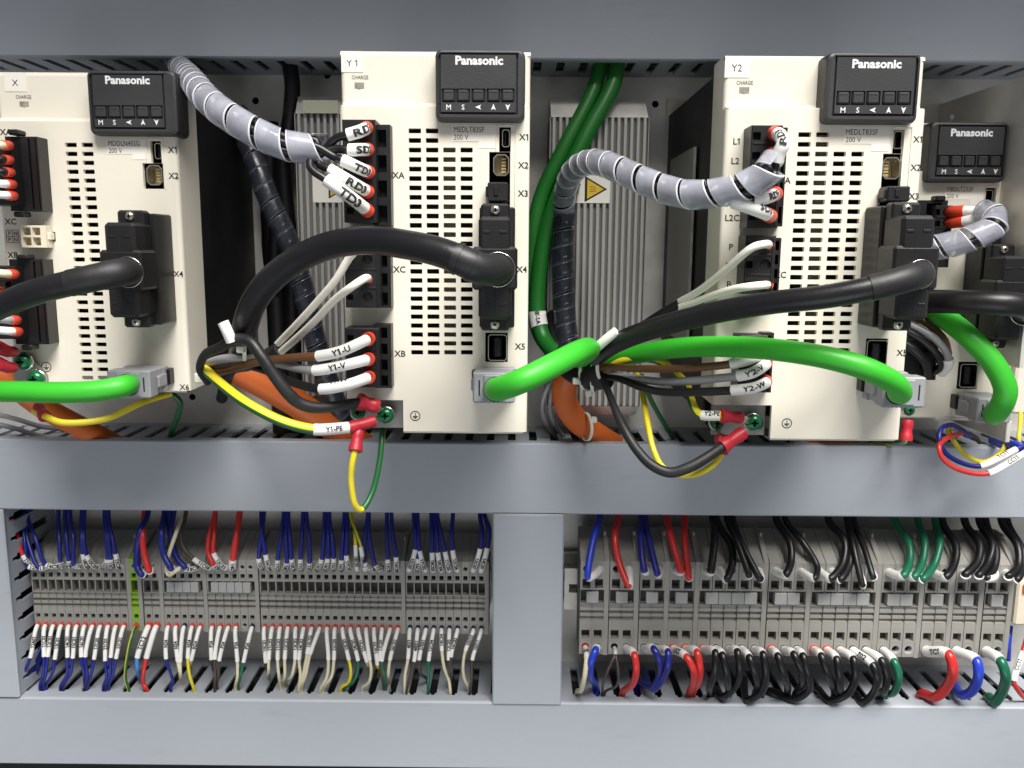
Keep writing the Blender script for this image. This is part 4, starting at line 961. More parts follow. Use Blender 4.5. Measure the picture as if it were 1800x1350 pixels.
# green and yellow wires under the X drive
o, pp, ks = drv('yellow and green wire running from a crimson crimp under the X drive', [(60, 722, 440), (78, 731, 436), (105, 742, 434), (140, 743, 436), (190, 735, 442), (240, 712, 452), (262, 703, 460), (300, 692, 470)], 1.75, [M['yellow'], M['sgreen']], [], stripe=yg(70, 130))
barrel(o, W(79, 733, 436), W(66, 715, 442), 2.9)
drv('dark green wire bending down from the X drive to the middle duct', [(285, 694, 480), (303, 694, 482), (316, 706, 484), (314, 725, 488), (304, 752, 500), (297, 778, 515)], 1.7, M['sgreen'], [])
for k, (v, lab) in enumerate(((735, 'upper thin grey wire at the lower left behind the orange cable'), (752, 'lower thin grey wire at the lower left behind the orange cable'))):
    drv(lab, [(-20, v-10, 500), (30, v+2, 505), (70, v+14, 512), (110, v+20, 520), (140, v+34, 530)], 1.5, M['gwire'], [])
for k, (du, lab) in enumerate(((0, 'outer thin grey wire curving down beside the orange cable bend'), (14, 'inner thin grey wire curving down beside the orange cable bend'))):
    drv(lab, [(985+du*.3, 650, 495), (962+du*.7, 684, 496), (953+du, 717, 500), (962+du, 747, 510), (980+du, 772, 522)], 1.35, M['gwire'], [])
# wires entering the X drive plugs from the left
for k, (u, v, c, lab) in enumerate(((14, 256, 'cwire', 'top wire'), (15, 281, 'jacket', 'second wire'), (17, 303, 'jacket', 'middle wire'), (20, 324, 'sleeve', 'fourth wire'), (22, 344, 'sleeve', 'bottom wire'))):
    drv('%s with a red end in the XA plug of the X drive' % lab, [(u+2, v, 414), (u-2, v, 404), (u-14, v-1, 398), (u-45, v-3, 396)], 1.75, M[c], [(0, 1.7, 1.3, FE, 'ferrule')])
for k, (u, v, c, lab) in enumerate(((24, 482, 'cwire', 'upper cream braided wire'), (-2, 512, 'cwire', 'lower cream braided wire'), (28, 563, 'gwire', 'grey sleeved wire'), (31, 583, 'sleeve', 'white sleeved wire'))):
    drv('%s in the XB plug of the X drive' % lab, [(u+2, v, 414), (u-4, v, 404), (u-16, v-1, 400), (u-50, v-4+(k == 1)*-20, 400)], 1.9, M[c], [(0, 1.5, 1.25, FE, 'ferrule')])
for v, lab in ((612, 'upper'), (640, 'lower')):
    a = MB(); a.tube([W(-12, v-6, 408), W(0, v, 410), W(14, v+6, 412), W(24, v+6, 416)], [3.3, 3.3, 2.9, 2.6], 14); tag(a.build('ring_crimp', M['crimp']), '%s crimson ring crimp at the left edge by the X drive earth plate' % lab, 'crimp', 'crimson crimps by the X drive earth plate')

# ================================================================== spiral wrapped bundles
def bundle(label, pts, R, pitch, width, mats, ends, rcore, phase=0, per=10, cores=True):
    P = [Pt(p) for p in pts]; pp, ks = curve(P, per=per)
    c = pp[len(pp)//2]; t = thing('spiral_wrap', label, 'cable wrap', c, 'spiral wrapped bundles')
    spiral(t, pp, R, pitch, width, mats, 'wrap_ribbon', phase)
    if not ends and cores:
        fr = frames(pp); m = MB()
        for k in range(3):
            a = 2*math.pi*k/3; m.tube([p+f[1]*R*.42*math.cos(a)+f[2]*R*.42*math.sin(a) for p, f in zip(pp, fr)], R*.44, 10)
        tag(m.build('inner_wires', M['jacket'], t), kind='stuff')
    fr = frames(pp)
    for i, (lab, cp, sl, ang, opt) in enumerate(ends):
        a = ang; off = R*.52
        base = [p+f[1]*off*math.cos(a)+f[2]*off*math.sin(a) for p, f in zip(pp, fr)]
        B = [base[k] for k in range(0, len(base)-6, per//2)]
        drv(lab, B+[Pt(p) for p in cp], rcore, M['jacket'], [(len(B)-1+s[0], len(B)-1+s[1], *s[2:]) for s in sl], per=5)
    return t
mw = [M['wrap'], M['wrapedge']]
bundle('milky spiral wrap sweeping from the top duct down to the Y1 drive', [(296, 84, 524), (316, 116, 500), (330, 132, 462), (343, 148, 425), (362, 172, 398), (392, 198, 384), (442, 229, 376), (485, 250, 374), (520, 260, 374), (556, 262, 375), (578, 262, 376)], 6.4, 13.4, 11.6, mw,
  [('topmost white sleeved wire from the spiral wrap to the Y1 drive', [(591, 243, 374), (612, 237, 373), (632, 231, 374), (645, 225, 382)], [(1.95, 3.9, 1.55, S_, 'sleeve', 'RD3', T(at=.5, cap=3.0, bold=.03)), (3.7, 4, 1.7, FE, 'ferrule')], 2.2, 0),
   ('second white sleeved wire from the spiral wrap to the Y1 drive', [(592, 262, 373), (613, 264, 372), (632, 263, 374), (647, 263, 382)], [(1.95, 3.9, 1.55, S_, 'sleeve', 'SD3', T(at=.5, cap=3.0, bold=.03)), (3.7, 4, 1.7, FE, 'ferrule')], 1.0, 0),
   ('third white sleeved wire from the spiral wrap to the Y1 drive', [(588, 276, 372), (603, 282, 371), (628, 294, 373), (649, 303, 382)], [(1.95, 3.9, 1.55, S_, 'sleeve', 'TD3', T(at=.55, cap=3.0, bold=.03)), (3.7, 4, 1.7, FE, 'ferrule')], 0.0, 0),
   ('fourth white sleeved wire from the spiral wrap to the Y1 drive', [(560, 287, 373), (581, 299, 371), (620, 322, 372), (648, 338, 382)], [(1.95, 3.9, 1.55, S_, 'sleeve', 'RD3', T(at=.58, cap=3.2, bold=.03)), (3.75, 4, 1.7, FE, 'ferrule')], -1.3, 0),
   ('lowest white sleeved wire reading TD3 in the XA plug of the Y1 drive', [(545, 293, 370), (575, 317, 368), (615, 346, 370), (648, 372, 382)], [(1.95, 3.85, 1.6, S_, 'sleeve', 'TD3', T(at=.48, cap=3.5, bold=.03)), (3.75, 4, 1.7, FE, 'ferrule')], -2.4, 0)], 1.75, phase=.6)
bundle('milky spiral wrap rising behind the warning sticker and crossing to the Y2 drive', [(992, 392, 500), (991, 370, 497), (994, 336, 486), (1006, 303, 464), (1028, 287, 445), (1056, 286, 424), (1090, 299, 408), (1136, 320, 394), (1182, 337, 384), (1222, 343, 376), (1262, 339, 370), (1300, 331, 366), (1332, 316, 363), (1354, 298, 362), (1366, 280, 363)], 6.3, 12.4, 10.6, mw,
  [('topmost white sleeved wire bending back beside L1 of the Y2 drive', [(1369, 270, 362), (1376, 255, 361), (1373, 240, 365), (1361, 234, 378)], [(.6, 3.7, 1.55, S_, 'sleeve', 'RD3', T(at=.45, cap=2.6)), (3.5, 4, 1.7, FE, 'ferrule')], 1.0, 0),
   ('white sleeved wire from the spiral wrap into the plug beside L2 of the Y2 drive', [(1366, 284, 364), (1366, 277, 366), (1362, 272, 370), (1357, 270, 379)], [(.8, 3.6, 1.5, S_, 'sleeve'), (3.3, 4, 1.7, FE, 'ferrule')], 2.2, 0),
   ('white sleeved wire just under the spiral wrap on the Y2 drive', [(1310, 348, 366), (1335, 350, 367), (1352, 346, 370), (1364, 340, 378)], [(1.6, 3.7, 1.5, S_, 'sleeve', 'RD3', T(at=.6, cap=2.7, bold=.03)), (3.6, 4, 1.7, FE, 'ferrule')], -.6, 0),
   ('lowest white sleeved wire curving down to the plug beside L2C of the Y2 drive', [(1290, 354, 367), (1311, 362, 366), (1340, 373, 368), (1354, 380, 379)], [(.9, 3.7, 1.55, S_, 'sleeve', 'SD3', T(at=.62, cap=2.6, ang=.8)), (3.45, 4, 1.75, FE, 'ferrule')], -1.8, 0)], 1.8, phase=2.0)
bundle('milky spiral wrap curling in front of the small far right drive', [(1580, 445, 446), (1620, 439, 440), (1652, 434, 436), (1686, 426, 432), (1726, 411, 430), (1750, 394, 434), (1744, 378, 442), (1728, 373, 448)], 6.5, 13.0, 10.8, mw,
  [('upper pale sleeved wire in the top plug of the far right drive', [(1715, 372, 450), (1700, 371, 452), (1680, 372, 456), (1664, 373, 464)], [(.2, 2.4, 1.5, S_, 'sleeve'), (2.3, 4, 1.7, FE, 'ferrule')], .5, 0),
   ('lower pale sleeved wire in the top plug of the far right drive', [(1715, 384, 449), (1700, 388, 451), (1680, 391, 456), (1664, 392, 464)], [(.2, 2.4, 1.5, S_, 'sleeve'), (2.3, 4, 1.7, FE, 'ferrule')], 2.5, 0)], 1.8)
dm = [M['wrapdark'], M['wrapdarkedge']]
bundle('dark spiral wrap hanging below the milky one beside the green cables', [(1004, 312, 503), (995, 345, 500), (991, 385, 496), (989, 430, 495), (990, 500, 494), (993, 560, 492), (1001, 625, 486)], 6.45, 9.0, 8.5, dm, [], 2)
bundle('dark spiral wrap slanting down behind the Y1 cable arch', [(415, 190, 512), (432, 240, 506), (452, 293, 500), (470, 345, 497), (494, 397, 496), (513, 440, 496), (530, 498, 496), (542, 546, 496), (556, 605, 497), (575, 664, 499), (596, 725, 506), (612, 785, 518)], 6.3, 9.4, 8.9, dm, [], 2)
wire('power_cable', 'black cable hanging from the top duct behind the spiral wrap', 'cable', [(506, 80, 525), (509, 110, 522), (514, 151, 520), (512, 187, 520), (508, 222, 522), (498, 280, 528), (490, 340, 532), (484, 420, 534), (482, 520, 534)], 4.6, M['jacket'], n=16)
wire('power_cable', 'black cable behind the far right of the twin green cables', 'cable', [(1075, 150, 530), (1060, 230, 532), (1040, 290, 534), (1018, 330, 536), (1005, 400, 538)], 4.0, M['jacket'], n=16)
wire('power_cable', 'black cable standing behind the dark wrap left of the ribbed resistor', 'cable', [(478, 330, 535), (470, 420, 537), (478, 500, 537), (488, 580, 536), (490, 680, 530)], 3.6, M['jacket'], n=14)
wire('power_cable', 'thick black cable low behind the Y1 cable arch', 'cable', [(470, 215, 536), (474, 300, 536), (478, 400, 537), (486, 520, 537), (492, 640, 532), (500, 790, 526)], 6.5, M['jacket'], n=16)
wire('power_cable', 'black cable between the dark wrap and the left ribbed resistor', 'cable', [(492, 225, 528), (500, 330, 530), (512, 460, 531), (516, 600, 530), (524, 780, 526)], 4.8, M['jacket'], n=16)
# ---- marker flags and ties
def tube_thing(name, label, cat, pts, r, mt, **k): return wire(name, label, cat, pts, r, mt, **k)
tube_thing('marker_tag', 'white marker tube tied at the foot of the Y1 cable arch', 'tag', [(392, 566, 376), (400, 583, 376), (407, 600, 377)], 2.5, M['sleeve'], n=14)
tube_thing('marker_tag', 'white marker tube tied where the Y2 black cable leaves the bundle', 'tag', [(1084, 582, 400), (1066, 596, 402), (1049, 611, 405)], 2.3, M['sleeve'], n=14)
def tie(label, u, v, y, R, tilt, head):
    c = W(u, v, y); t = thing('cable_tie', label, 'cable tie', c, 'pale nylon cable ties')
    m = MB(); n = 32; rot = Matrix.Rotation(math.radians(tilt[0]), 3, 'Z') @ Matrix.Rotation(math.radians(tilt[1]), 3, 'X'); vs = []
    for k in range(n):
        th = 2*math.pi*k/n
        for rr, w in ((R, -.85), (R, .85), (R+.6, .85), (R+.6, -.85)): vs.append(tuple(c+rot @ Vector((w, rr*math.cos(th), rr*math.sin(th)))))
    m.add(vs, [(4*k+j, 4*k+(j+1) % 4, 4*((k+1) % n)+(j+1) % 4, 4*((k+1) % n)+j) for k in range(n) for j in range(4)]); m.build('tie_band', M['tie'], t)
    h = W(*head); m = MB(); m.box(h.x-1.9, h.x+1.7, h.y-1.6, h.y+1.8, h.z-1.6, h.z+1.7, .5); m.build('tie_head', M['tie'], t)
    return t
tie('nylon cable tie round the taped sheath with its head below', 1030, 655, 449, 8.6, (-25, 10), (1013, 670, 440))
tie('second nylon cable tie low on the taped sheath', 1044, 660, 444, 8.6, (-12, -18), (1035, 691, 440))
tie('nylon cable tie gathering the Y2 cables under the white marker tube', 1062, 640, 432, 8.0, (-30, 0), (1061, 626, 422))
tie('nylon cable tie at the foot of the Y1 cable arch', 428, 606, 392, 7.0, (20, 60), (424, 614, 380))
tie('nylon cable tie hugging the orange cable bend', 1030, 750, 491, 7.9, (20, 35), (1044, 738, 486))
o = MB(); c = W(352, 664, 415); o.box(c.x-2.4, c.x+2.4, 413, 416, c.z-2.4, c.z+2.4, .5); tag(o.build('tie_mount', M['tie']), 'small pale square tie mount at the foot of the X drive flank', 'tie mount')

# ================================================================== ribbed resistors on the plate
def resistor(label, u0, u1, v0, v1, vc, y, nr, sticker, tri):
    q = rect(u0, v0, u1, v1, y); zc = W((u0+u1)/2, vc, y+12).z
    t = thing('braking_resistor', label, 'resistor', ((q[0]+q[1])/2, YB, q[2]), 'ribbed aluminium resistors between the drives')
    m = MB(); m.box(q[0], q[1], y+2.4, YB-.2, q[2], q[3]); m.build('resistor_body', M['ribdeep'], t)
    m0 = MB(); w = (q[1]-q[0])/nr
    proto = None
    for k in range(nr):
        x = q[0]+w*(k+.5)
        if proto is None:
            m0.box(x-w*.27, x+w*.27, y, y+2.6, q[2], q[3], .35); proto = m0.build('rib', M['rib'], t); base = x
        else:
            o = proto.copy(); COL.objects.link(o); o.parent = t; o.location = Vector(((x-base)*MM, 0, 0))
    for za, zb_ in ((q[3], zc), (q[2], q[2]-7)):
        m = MB(); e = 1.6
        m.add([(q[0], y+.3, za), (q[1], y+.3, za), (q[1]-e, y+9, zb_), (q[0]-e*.2, y+9, zb_), (q[0], YB-.3, za), (q[1], YB-.3, za), (q[1]-e, YB-.3, zb_), (q[0]-e*.2, YB-.3, zb_)],
              [(0, 1, 2, 3), (0, 3, 7, 4), (1, 5, 6, 2), (3, 2, 6, 7)]); m.build('end_cap', M['galv'], t)
    m = MB(); m.box(q[0]-.6, q[0]-.1, y, YB-.3, q[2], q[3], .1); m.box(q[1]+.1, q[1]+.6, y, YB-.3, q[2], q[3], .1); m.build('side_rail', M['rib'], t)
    s = rect(*sticker, y); m = MB(); m.box(s[0], s[1], y-.3, y-.05, s[2], s[3]); st = m.build('warning_sticker', M['sticker'], t)
    h = (s[3]-s[2]); cx, cz = tri[0]*(s[1]-s[0])+s[0], (s[2]+s[3])/2; R = h*tri[1]; m = MB()
    def tr(k): return [(cx-R*.75*k, y-.36-.02*(k < .9), cz-R*k), (cx-R*.75*k, y-.36-.02*(k < .9), cz+R*k), (cx+R*1.0*k, y-.36-.02*(k < .9), cz)]
    m.add(tr(1.0), [(0, 1, 2)], 1); m.add([(a, b-.03, c_) for a, b, c_ in tr(.74)], [(0, 1, 2)], 0)
    for j in (-.2, 0, .2):
        m.add([(cx-R*.35, y-.45, cz+R*j-.18), (cx+R*.1, y-.45, cz+R*j*.7-.18), (cx+R*.1, y-.45, cz+R*j*.7+.12), (cx-R*.35, y-.45, cz+R*j+.12)], [(0, 1, 2, 3)], 1)
    m.build('hot_surface_triangle', [M['amber'], M['ink']], st)
resistor('ribbed aluminium resistor left of the Y1 drive, half behind its wires', 527, 694, 200, 698, 172, 508, 15, (550, 308, 606, 356), (.72, .36))
resistor('ribbed aluminium resistor between Y1 and Y2 with a hot surface sticker', 965, 1132, 206, 714, 173, 508, 15, (1010, 308, 1072, 357), (.56, .47))
# reflective sticker, flank strip, units at the right edge
q = rect(532, 176, 594, 199, 505.5); m = MB(); m.box(q[0], q[1], 505.6, 505.9, q[2], q[3]); tag(m.build('foil_label', mat('foil', (0.60, 0.58, 0.44), .35, metal=.3)), 'shiny pale foil label at the top of the left ribbed resistor', 'label')
fx = W(1265, 435, 393).x+.3
m = MB(); za, zb_ = W(1222, 258, 455).z, W(1205, 600, 470).z
m.prism([(455, zb_), (523, zb_), (523, za), (455, za)], 0, fx-1.4, fx); tag(m.build('flank_strip', M['steel']), 'grey metal strip on the black left flank of the Y2 drive', 'metal strip')
q = rect(1172, 174, 1206, 204, 548); m = MB(); m.box(q[0], q[1], 547.5, 549.6, q[2], q[3], .3); tag(m.build('type_plate', M['creamconn']), 'cream plate on the back wall beside the top of the Y2 drive', 'label plate')
q = rect(1784, 285, 1850, 560, 505); m = MB(); m.box(q[0], q[1], 500, 546, q[2], q[3], 1.0); tag(m.build('black_unit', M['heat']), 'black unit at the right picture edge beside the small drive', 'device')
t = thing('terminal_cover', 'cream edge of a further unit at the right picture edge', 'device', W(1795, 730, 490))
q = rect(1786, 600, 1850, 728, 486); m = MB(); m.box(q[0], q[1], 486, 546, q[2], q[3], 1.2); m.build('cover', M['cream'], t)
q = rect(1778, 440, 1784, 728, 486); m = MB(); m.box(q[0], q[1], 486, 546, q[2], q[3], .8); m.build('cover_edge', M['cream'], t)
q = rect(1769, 741, 1777, 778, 462); m = MB(); m.box(q[0], q[1], 462, 548, q[2], q[3], .4); q2 = rect(1650, 735, 1777, 742, 470); m.box(q2[0], q2[1], 474, 548, q2[2], q2[2]+2, .4); tag(m.build('mounting_bracket', M['galv']), 'bent metal foot under the small far right drive', 'bracket')
# ---- loops at the lower right over the middle duct
G = 'loops of thin wire at the lower right of the upper bay'
def loop(label, pts, r, mt, sl=(), **k): return wire('control_wire', label, 'wire', pts, r, mt, G, sl, n=12, **k)
loop('blue wire loop with a lettered sleeve over the right end of the middle duct', [(1705, 768, 480), (1691, 756, 474), (1673, 747, 468), (1655, 753, 462), (1651, 771, 458), (1662, 796, 456), (1689, 813, 455), (1722, 819.5, 455), (1755, 806, 456), (1786, 790, 458), (1815, 776, 462)], 1.35, M['blue'], [(7, 9, 1.35, S_, 'sleeve', 'TC11', T(at=.6, cap=2.0, ang=.5))])
loop('red wire loop with a lettered sleeve, lowest over the middle duct', [(1690, 762, 470), (1668, 768, 462), (1651, 784, 455), (1656, 804, 452), (1674, 820, 450), (1706, 831, 450), (1737, 832, 450), (1768, 817, 451), (1799, 798, 453), (1825, 784, 456)], 1.35, M['red'], [(6, 8.2, 1.35, S_, 'sleeve', 'CC11', T(at=.6, cap=2.0, ang=.2))])
loop('yellow and green wire loop inside the blue loop at the lower right', [(1672, 748, 478), (1668, 758, 472), (1681, 781, 466), (1699, 801, 463), (1724, 812, 462), (1748, 805, 466), (1764, 789, 472), (1770, 770, 482)], 1.35, [M['yellow'], M['sgreen']], stripe=yg(90, 170))
loop('dark red wire behind the blue loop at the lower right', [(1665, 775, 500), (1690, 762, 498), (1712, 766, 500), (1728, 790, 510)], 1.3, M['dbrown'])
loop('thin yellow wire hanging at the right picture edge', [(1794, 725, 478), (1793, 750, 470), (1791, 775, 466), (1800, 792, 468)], 1.1, M['yellow'])
for k in range(3): loop(('uppermost', 'middle', 'lowest')[k]+' blue wire of the knot at the right picture edge', [(1742, 768+k*4, 500), (1768, 777+k*5, 476), (1790, 781+k*5, 462), (1815, 790+k*4, 460)], 1.6, M['royal'])
W3 = 'wires plugged into the servo drives'
drv('grey wire drooping right of the Y2 drive', [(1585, 565, 452), (1615, 578, 448), (1642, 594, 444), (1662, 617, 444), (1667, 640, 448), (1655, 655, 456)], 2.0, M['gwire'], [(3.6, 5, 1.4, S_, 'sleeve')])
drv('brown wire drooping right of the Y2 drive', [(1600, 552, 460), (1635, 572, 456), (1660, 598, 454), (1667, 622, 458)], 2.0, M['brown'], [])
drv('upper black wire drooping right of the Y2 drive', [(1590, 580, 448), (1620, 597, 446), (1645, 620, 446), (1655, 642, 450), (1640, 655, 456)], 2.1, M['jacket'], [])
drv('lower black wire drooping right of the Y2 drive', [(1585, 600, 450), (1610, 618, 448), (1628, 640, 450), (1630, 660, 456)], 2.3, M['jacket'], [])
q = rect(1590, 705, 1606, 722, 400); green_screw('green earth screw beside the bottom right corner of the Y2 drive', 1601, 722, 440, 10)
o, pp, ks = drv('yellow green wire with a crimson crimp beside the bottom of the Y2 drive', [(1592, 768, 440), (1588, 776, 462), (1566, 778, 490), (1535, 778, 508), (1505, 790, 520)], 1.7, [M['yellow'], M['sgreen']], [], stripe=yg(60, 170))
barrel(o, W(1592, 774, 436), W(1596, 738, 438), 3.0)

# ================================================================== terminal rows
ONES = 'zeroth first second third fourth fifth sixth seventh eighth ninth tenth eleventh twelfth thirteenth fourteenth fifteenth sixteenth seventeenth eighteenth nineteenth'.split()
TENS = {2: ('twentieth', 'twenty'), 3: ('thirtieth', 'thirty'), 4: ('fortieth', 'forty'), 5: ('fiftieth', 'fifty')}
def nth(n):
    if n < 20: return ONES[n]
    return TENS[n//10][0] if n % 10 == 0 else TENS[n//10][1]+'-'+ONES[n % 10]
def make_terminal(kind, um, y, zz, w, rr, sq, pocket_in):
    """meshes of one terminal, centred on x = 0; zz: picture rows of its features at column um"""
    Z = {k: W(um, v, y).z for k, v in zz.items()}
    m = MB(); h = w/2-.06
    s = sq/2
    holes = [(-s, s, Z['sq1']-s*1.15, Z['sq1']+s*1.15, 's'), (-h+pocket_in, h-.12, Z['pb'], Z['pt'], 's')]
    m.plate(-h, h, Z['pb']-.5, Z['top'], holes, y, y+4.5, mxz, back=False, round_holes=[(0, Z['r1'], rr)])
    lo = [(-s, s, Z['sq2']-s*1.1, Z['sq2']+s*1.1, 's')]
    m.plate(-h, h, Z['bot'], Z['rb'], lo, y, y+4.5, mxz, back=False, round_holes=[(0, Z['r2'], rr)])
    a, b = Z['rb'], Z['pb']-.5; H = b-a          # stepped marker grooves between
    prof = [(y, b), (y+1.2, b), (y+1.2, b-H*.16), (y+.3, b-H*.18), (y+.3, b-H*.30), (y+2.2, b-H*.33), (y+2.2, b-H*.45), (y+.6, b-H*.47), (y+.6, b-H*.60), (y+2.2, b-H*.63), (y+2.2, b-H*.74), (y+.2, b-H*.77), (y, a)]
    m.strip([(p, q) for p, q in prof], 0, -h, h, sm=False)
    m.add([(-h, y, Z['top']), (h, y, Z['top']), (h, y+26, Z['back']), (-h, y+26, Z['back'])], [(0, 1, 2, 3)])        # sloping shoulder
    m.add([(-h, y, Z['bot']), (h, y, Z['bot']), (h, y+24, Z['bot']-1), (-h, y+24, Z['bot']-1)], [(0, 1, 2, 3)])
    for x in (-h, h):
        m.add([(x, y, Z['bot']), (x, y+24, Z['bot']-1), (x, y+26, Z['back']), (x, y, Z['top'])]+[(x, p, q) for p, q in prof], [(0, 1, 2, 3)])
    m.add([(-h+.2, y+4.5, Z['bot']), (h-.2, y+4.5, Z['bot']), (h-.2, y+4.5, Z['top']), (-h+.2, y+4.5, Z['top'])], [(0, 1, 2, 3)], 1)
    return m, Z
def ring_mesh(Z, key, y, rr, mt):
    m = MB(); m.lathe((0, Z[key]), 1, [(rr*.96, y-.06), (rr*.70, y-.2), (rr*.62, y+.5), (rr*.60, y+4)], 16); return m
ROWS = {}
def build_row(side, y, um, groups, zz, w, rr, sq, pin, gname, label, plates, cat='terminal'):
    m, Z = make_terminal(side, um, y, zz, w, rr, sq, pin)
    zb = Z['bot']; me = m.mesh('terminal_block', [M['term'], M['termshade']], (0, y, zb))
    mp_ = m.mesh('terminal_block', [M['pe'], M['termshade']], (0, y, zb))
    rm = {k: (ring_mesh(Z, k, y, rr, None)).mesh('entry_funnel', [M['termcap']], (0, y, zb)) for k in ('r1', 'r2')}
    pos = []; n = 0; vmid = zz['rb']
    tot = sum(g[2] for g in groups)
    for (u0, u1, cnt, tiles, pe) in groups:
        xs = []
        for k in range(cnt):
            n += 1; u = u0+(u1-u0)*k/max(cnt-1, 1); x = W(u, vmid, y).x; xs.append(x)
            o = bpy.data.objects.new('terminal_block', mp_ if pe else me); COL.objects.link(o); o.location = Vector((x, y, zb))*MM
            if pe: tag(o, 'single yellow and green earth terminal in the %s' % gname, 'terminal')
            else: tag(o, '%s in the %s, %s from its left end' % (label, gname, nth(n)), 'terminal', 'grey terminals of the '+gname)
            for k2 in ('r1', 'r2'):
                c = bpy.data.objects.new('entry_funnel', rm[k2]); COL.objects.link(c); c.parent = o
            pos.append((x, Z))
        if tiles:
            t = thing('jumper_bridge', '', 'jumper', ((xs[0]+xs[-1])/2, y, Z['pb']), 'grey jumper bridges pushed into the terminals')
            t['label'] = 'jumper bridge of %s on the %s terminals, %s' % ('one tile' if cnt == 2 else ['', '', 'two', 'three', 'four', 'five'][cnt-1]+' tiles', nth(n-cnt+1)+' to '+nth(n), gname)
            p = None
            for a, b in zip(xs, xs[1:]):
                c = (a+b)/2
                if p is None:
                    q = MB(); hw = (b-a)/2-.12; hz = (Z['pt']-Z['pb']); q.box(c-hw, c+hw, y-.9, y+4, Z['pb']+hz*.06, Z['pt']-hz*.10, .25); p = q.build('jumper_tile', M['termcap'], t); c0 = c
                else:
                    o = p.copy(); COL.objects.link(o); o.parent = t; o.location = Vector(((c-c0)*MM, 0, 0))
    k = 0; pw = None
    for u in plates:
        k += 1; x = W(u, vmid, y).x; q = MB(); pwid = {'left': 2.4, 'right': 2.9}[side]
        if pw is None:
            q.prism([(y-.25, Z['bot']-.4), (y+24, Z['bot']-1.4), (y+27, Z['back']+.5), (y+18, Z['back']+.5), (y-.25, Z['top']+.4)], 0, -pwid/2, pwid/2)
            q.box(-pwid*.4, pwid*.1, y+13, y+22, Z['back']-1.5, Z['back']+1.4, .3)
            pw = q.mesh('end_plate', [M['term']], (0, y, zb))
        o = bpy.data.objects.new('end_plate', pw); COL.objects.link(o); o.location = Vector((x, y, zb))*MM
        tag(o, 'thin grey end plate in the %s, %s from its left end' % (gname, nth(k)), 'end plate', 'grey end plates between the terminals')
    ROWS[side] = pos
    return Z
YL, YR = 512.0, 499.0
ZL = build_row('left', YL, 450, [(67, 218.3, 12, 0, 0), (239.3, 239.3, 1, 0, 1), (261, 275, 2, 0, 0), (296, 352, 5, 1, 0), (373.3, 443.2, 6, 1, 0), (465.3, 699.3, 18, 0, 0), (720.7, 846, 10, 0, 0)],
  dict(back=957, top=984.5, r1=997.5, sq1=1013.5, pt=1022, pb=1043, rb=1077.5, sq2=1085.5, r2=1099.5, bot=1110), 4.98, 2.15, 2.7, .55, 'left terminal row', 'small grey terminal', (229.3, 248.8, 285.5, 362.7, 453.3, 709.5, 855.5))
ZR = build_row('right', YR, 1400, [(1029.3, 1051, 2, 1, 0), (1080.8, 1102, 2, 1, 0), (1133.5, 1155, 2, 1, 0), (1185, 1206.6, 2, 1, 0), (1237.5, 1327.8, 5, 1, 0), (1358, 1402.4, 3, 1, 0), (1433.3, 1524, 5, 1, 0), (1555, 1600, 3, 1, 0), (1631, 1653.4, 2, 1, 0), (1683.8, 1706.3, 2, 1, 0), (1737, 1758, 2, 1, 0)],
  dict(back=953, top=990, r1=1003.5, sq1=1029, pt=1040, pb=1064, rb=1101, sq2=1118, r2=1140, bot=1153), 7.7, 3.5, 5.0, .3, 'right terminal row', 'large grey terminal', (1064.5, 1117, 1169.5, 1222, 1341, 1417.5, 1539, 1614.5, 1667.5, 1719.5, 1771))
for lab, u0, u1, um, v0, v1, y in (('slotted steel mounting rail showing left of the large terminals', 992, 1790, 1400, 1003, 1075, 531), ('steel mounting rail behind the small terminals', 62, 862, 450, 1000, 1066, 536)):
    x0, x1 = W(u0, 1040, y).x, W(u1, 1040, y).x; z0, z1 = W(um, v1, y).z, W(um, v0, y).z; c = (z0+z1)/2
    m = MB(); hs = []; x = x0+3
    while x < x1-16: hs.append((x, x+9, c-2.6, c+3.4)); x += 15
    m.plate(x0, x1, z0, z1, hs, y, y+1.2, mxz)
    m.box(x0, x1, y+1.2, YB-.2, z0+3, z0+4.2); m.box(x0, x1, y+1.2, YB-.2, z1-4.2, z1-3); m.box(x0, x1, YB-4, YB-3, z0-3, z1+6)
    tag(m.build('mounting_rail', M['galv']), lab, 'rail')

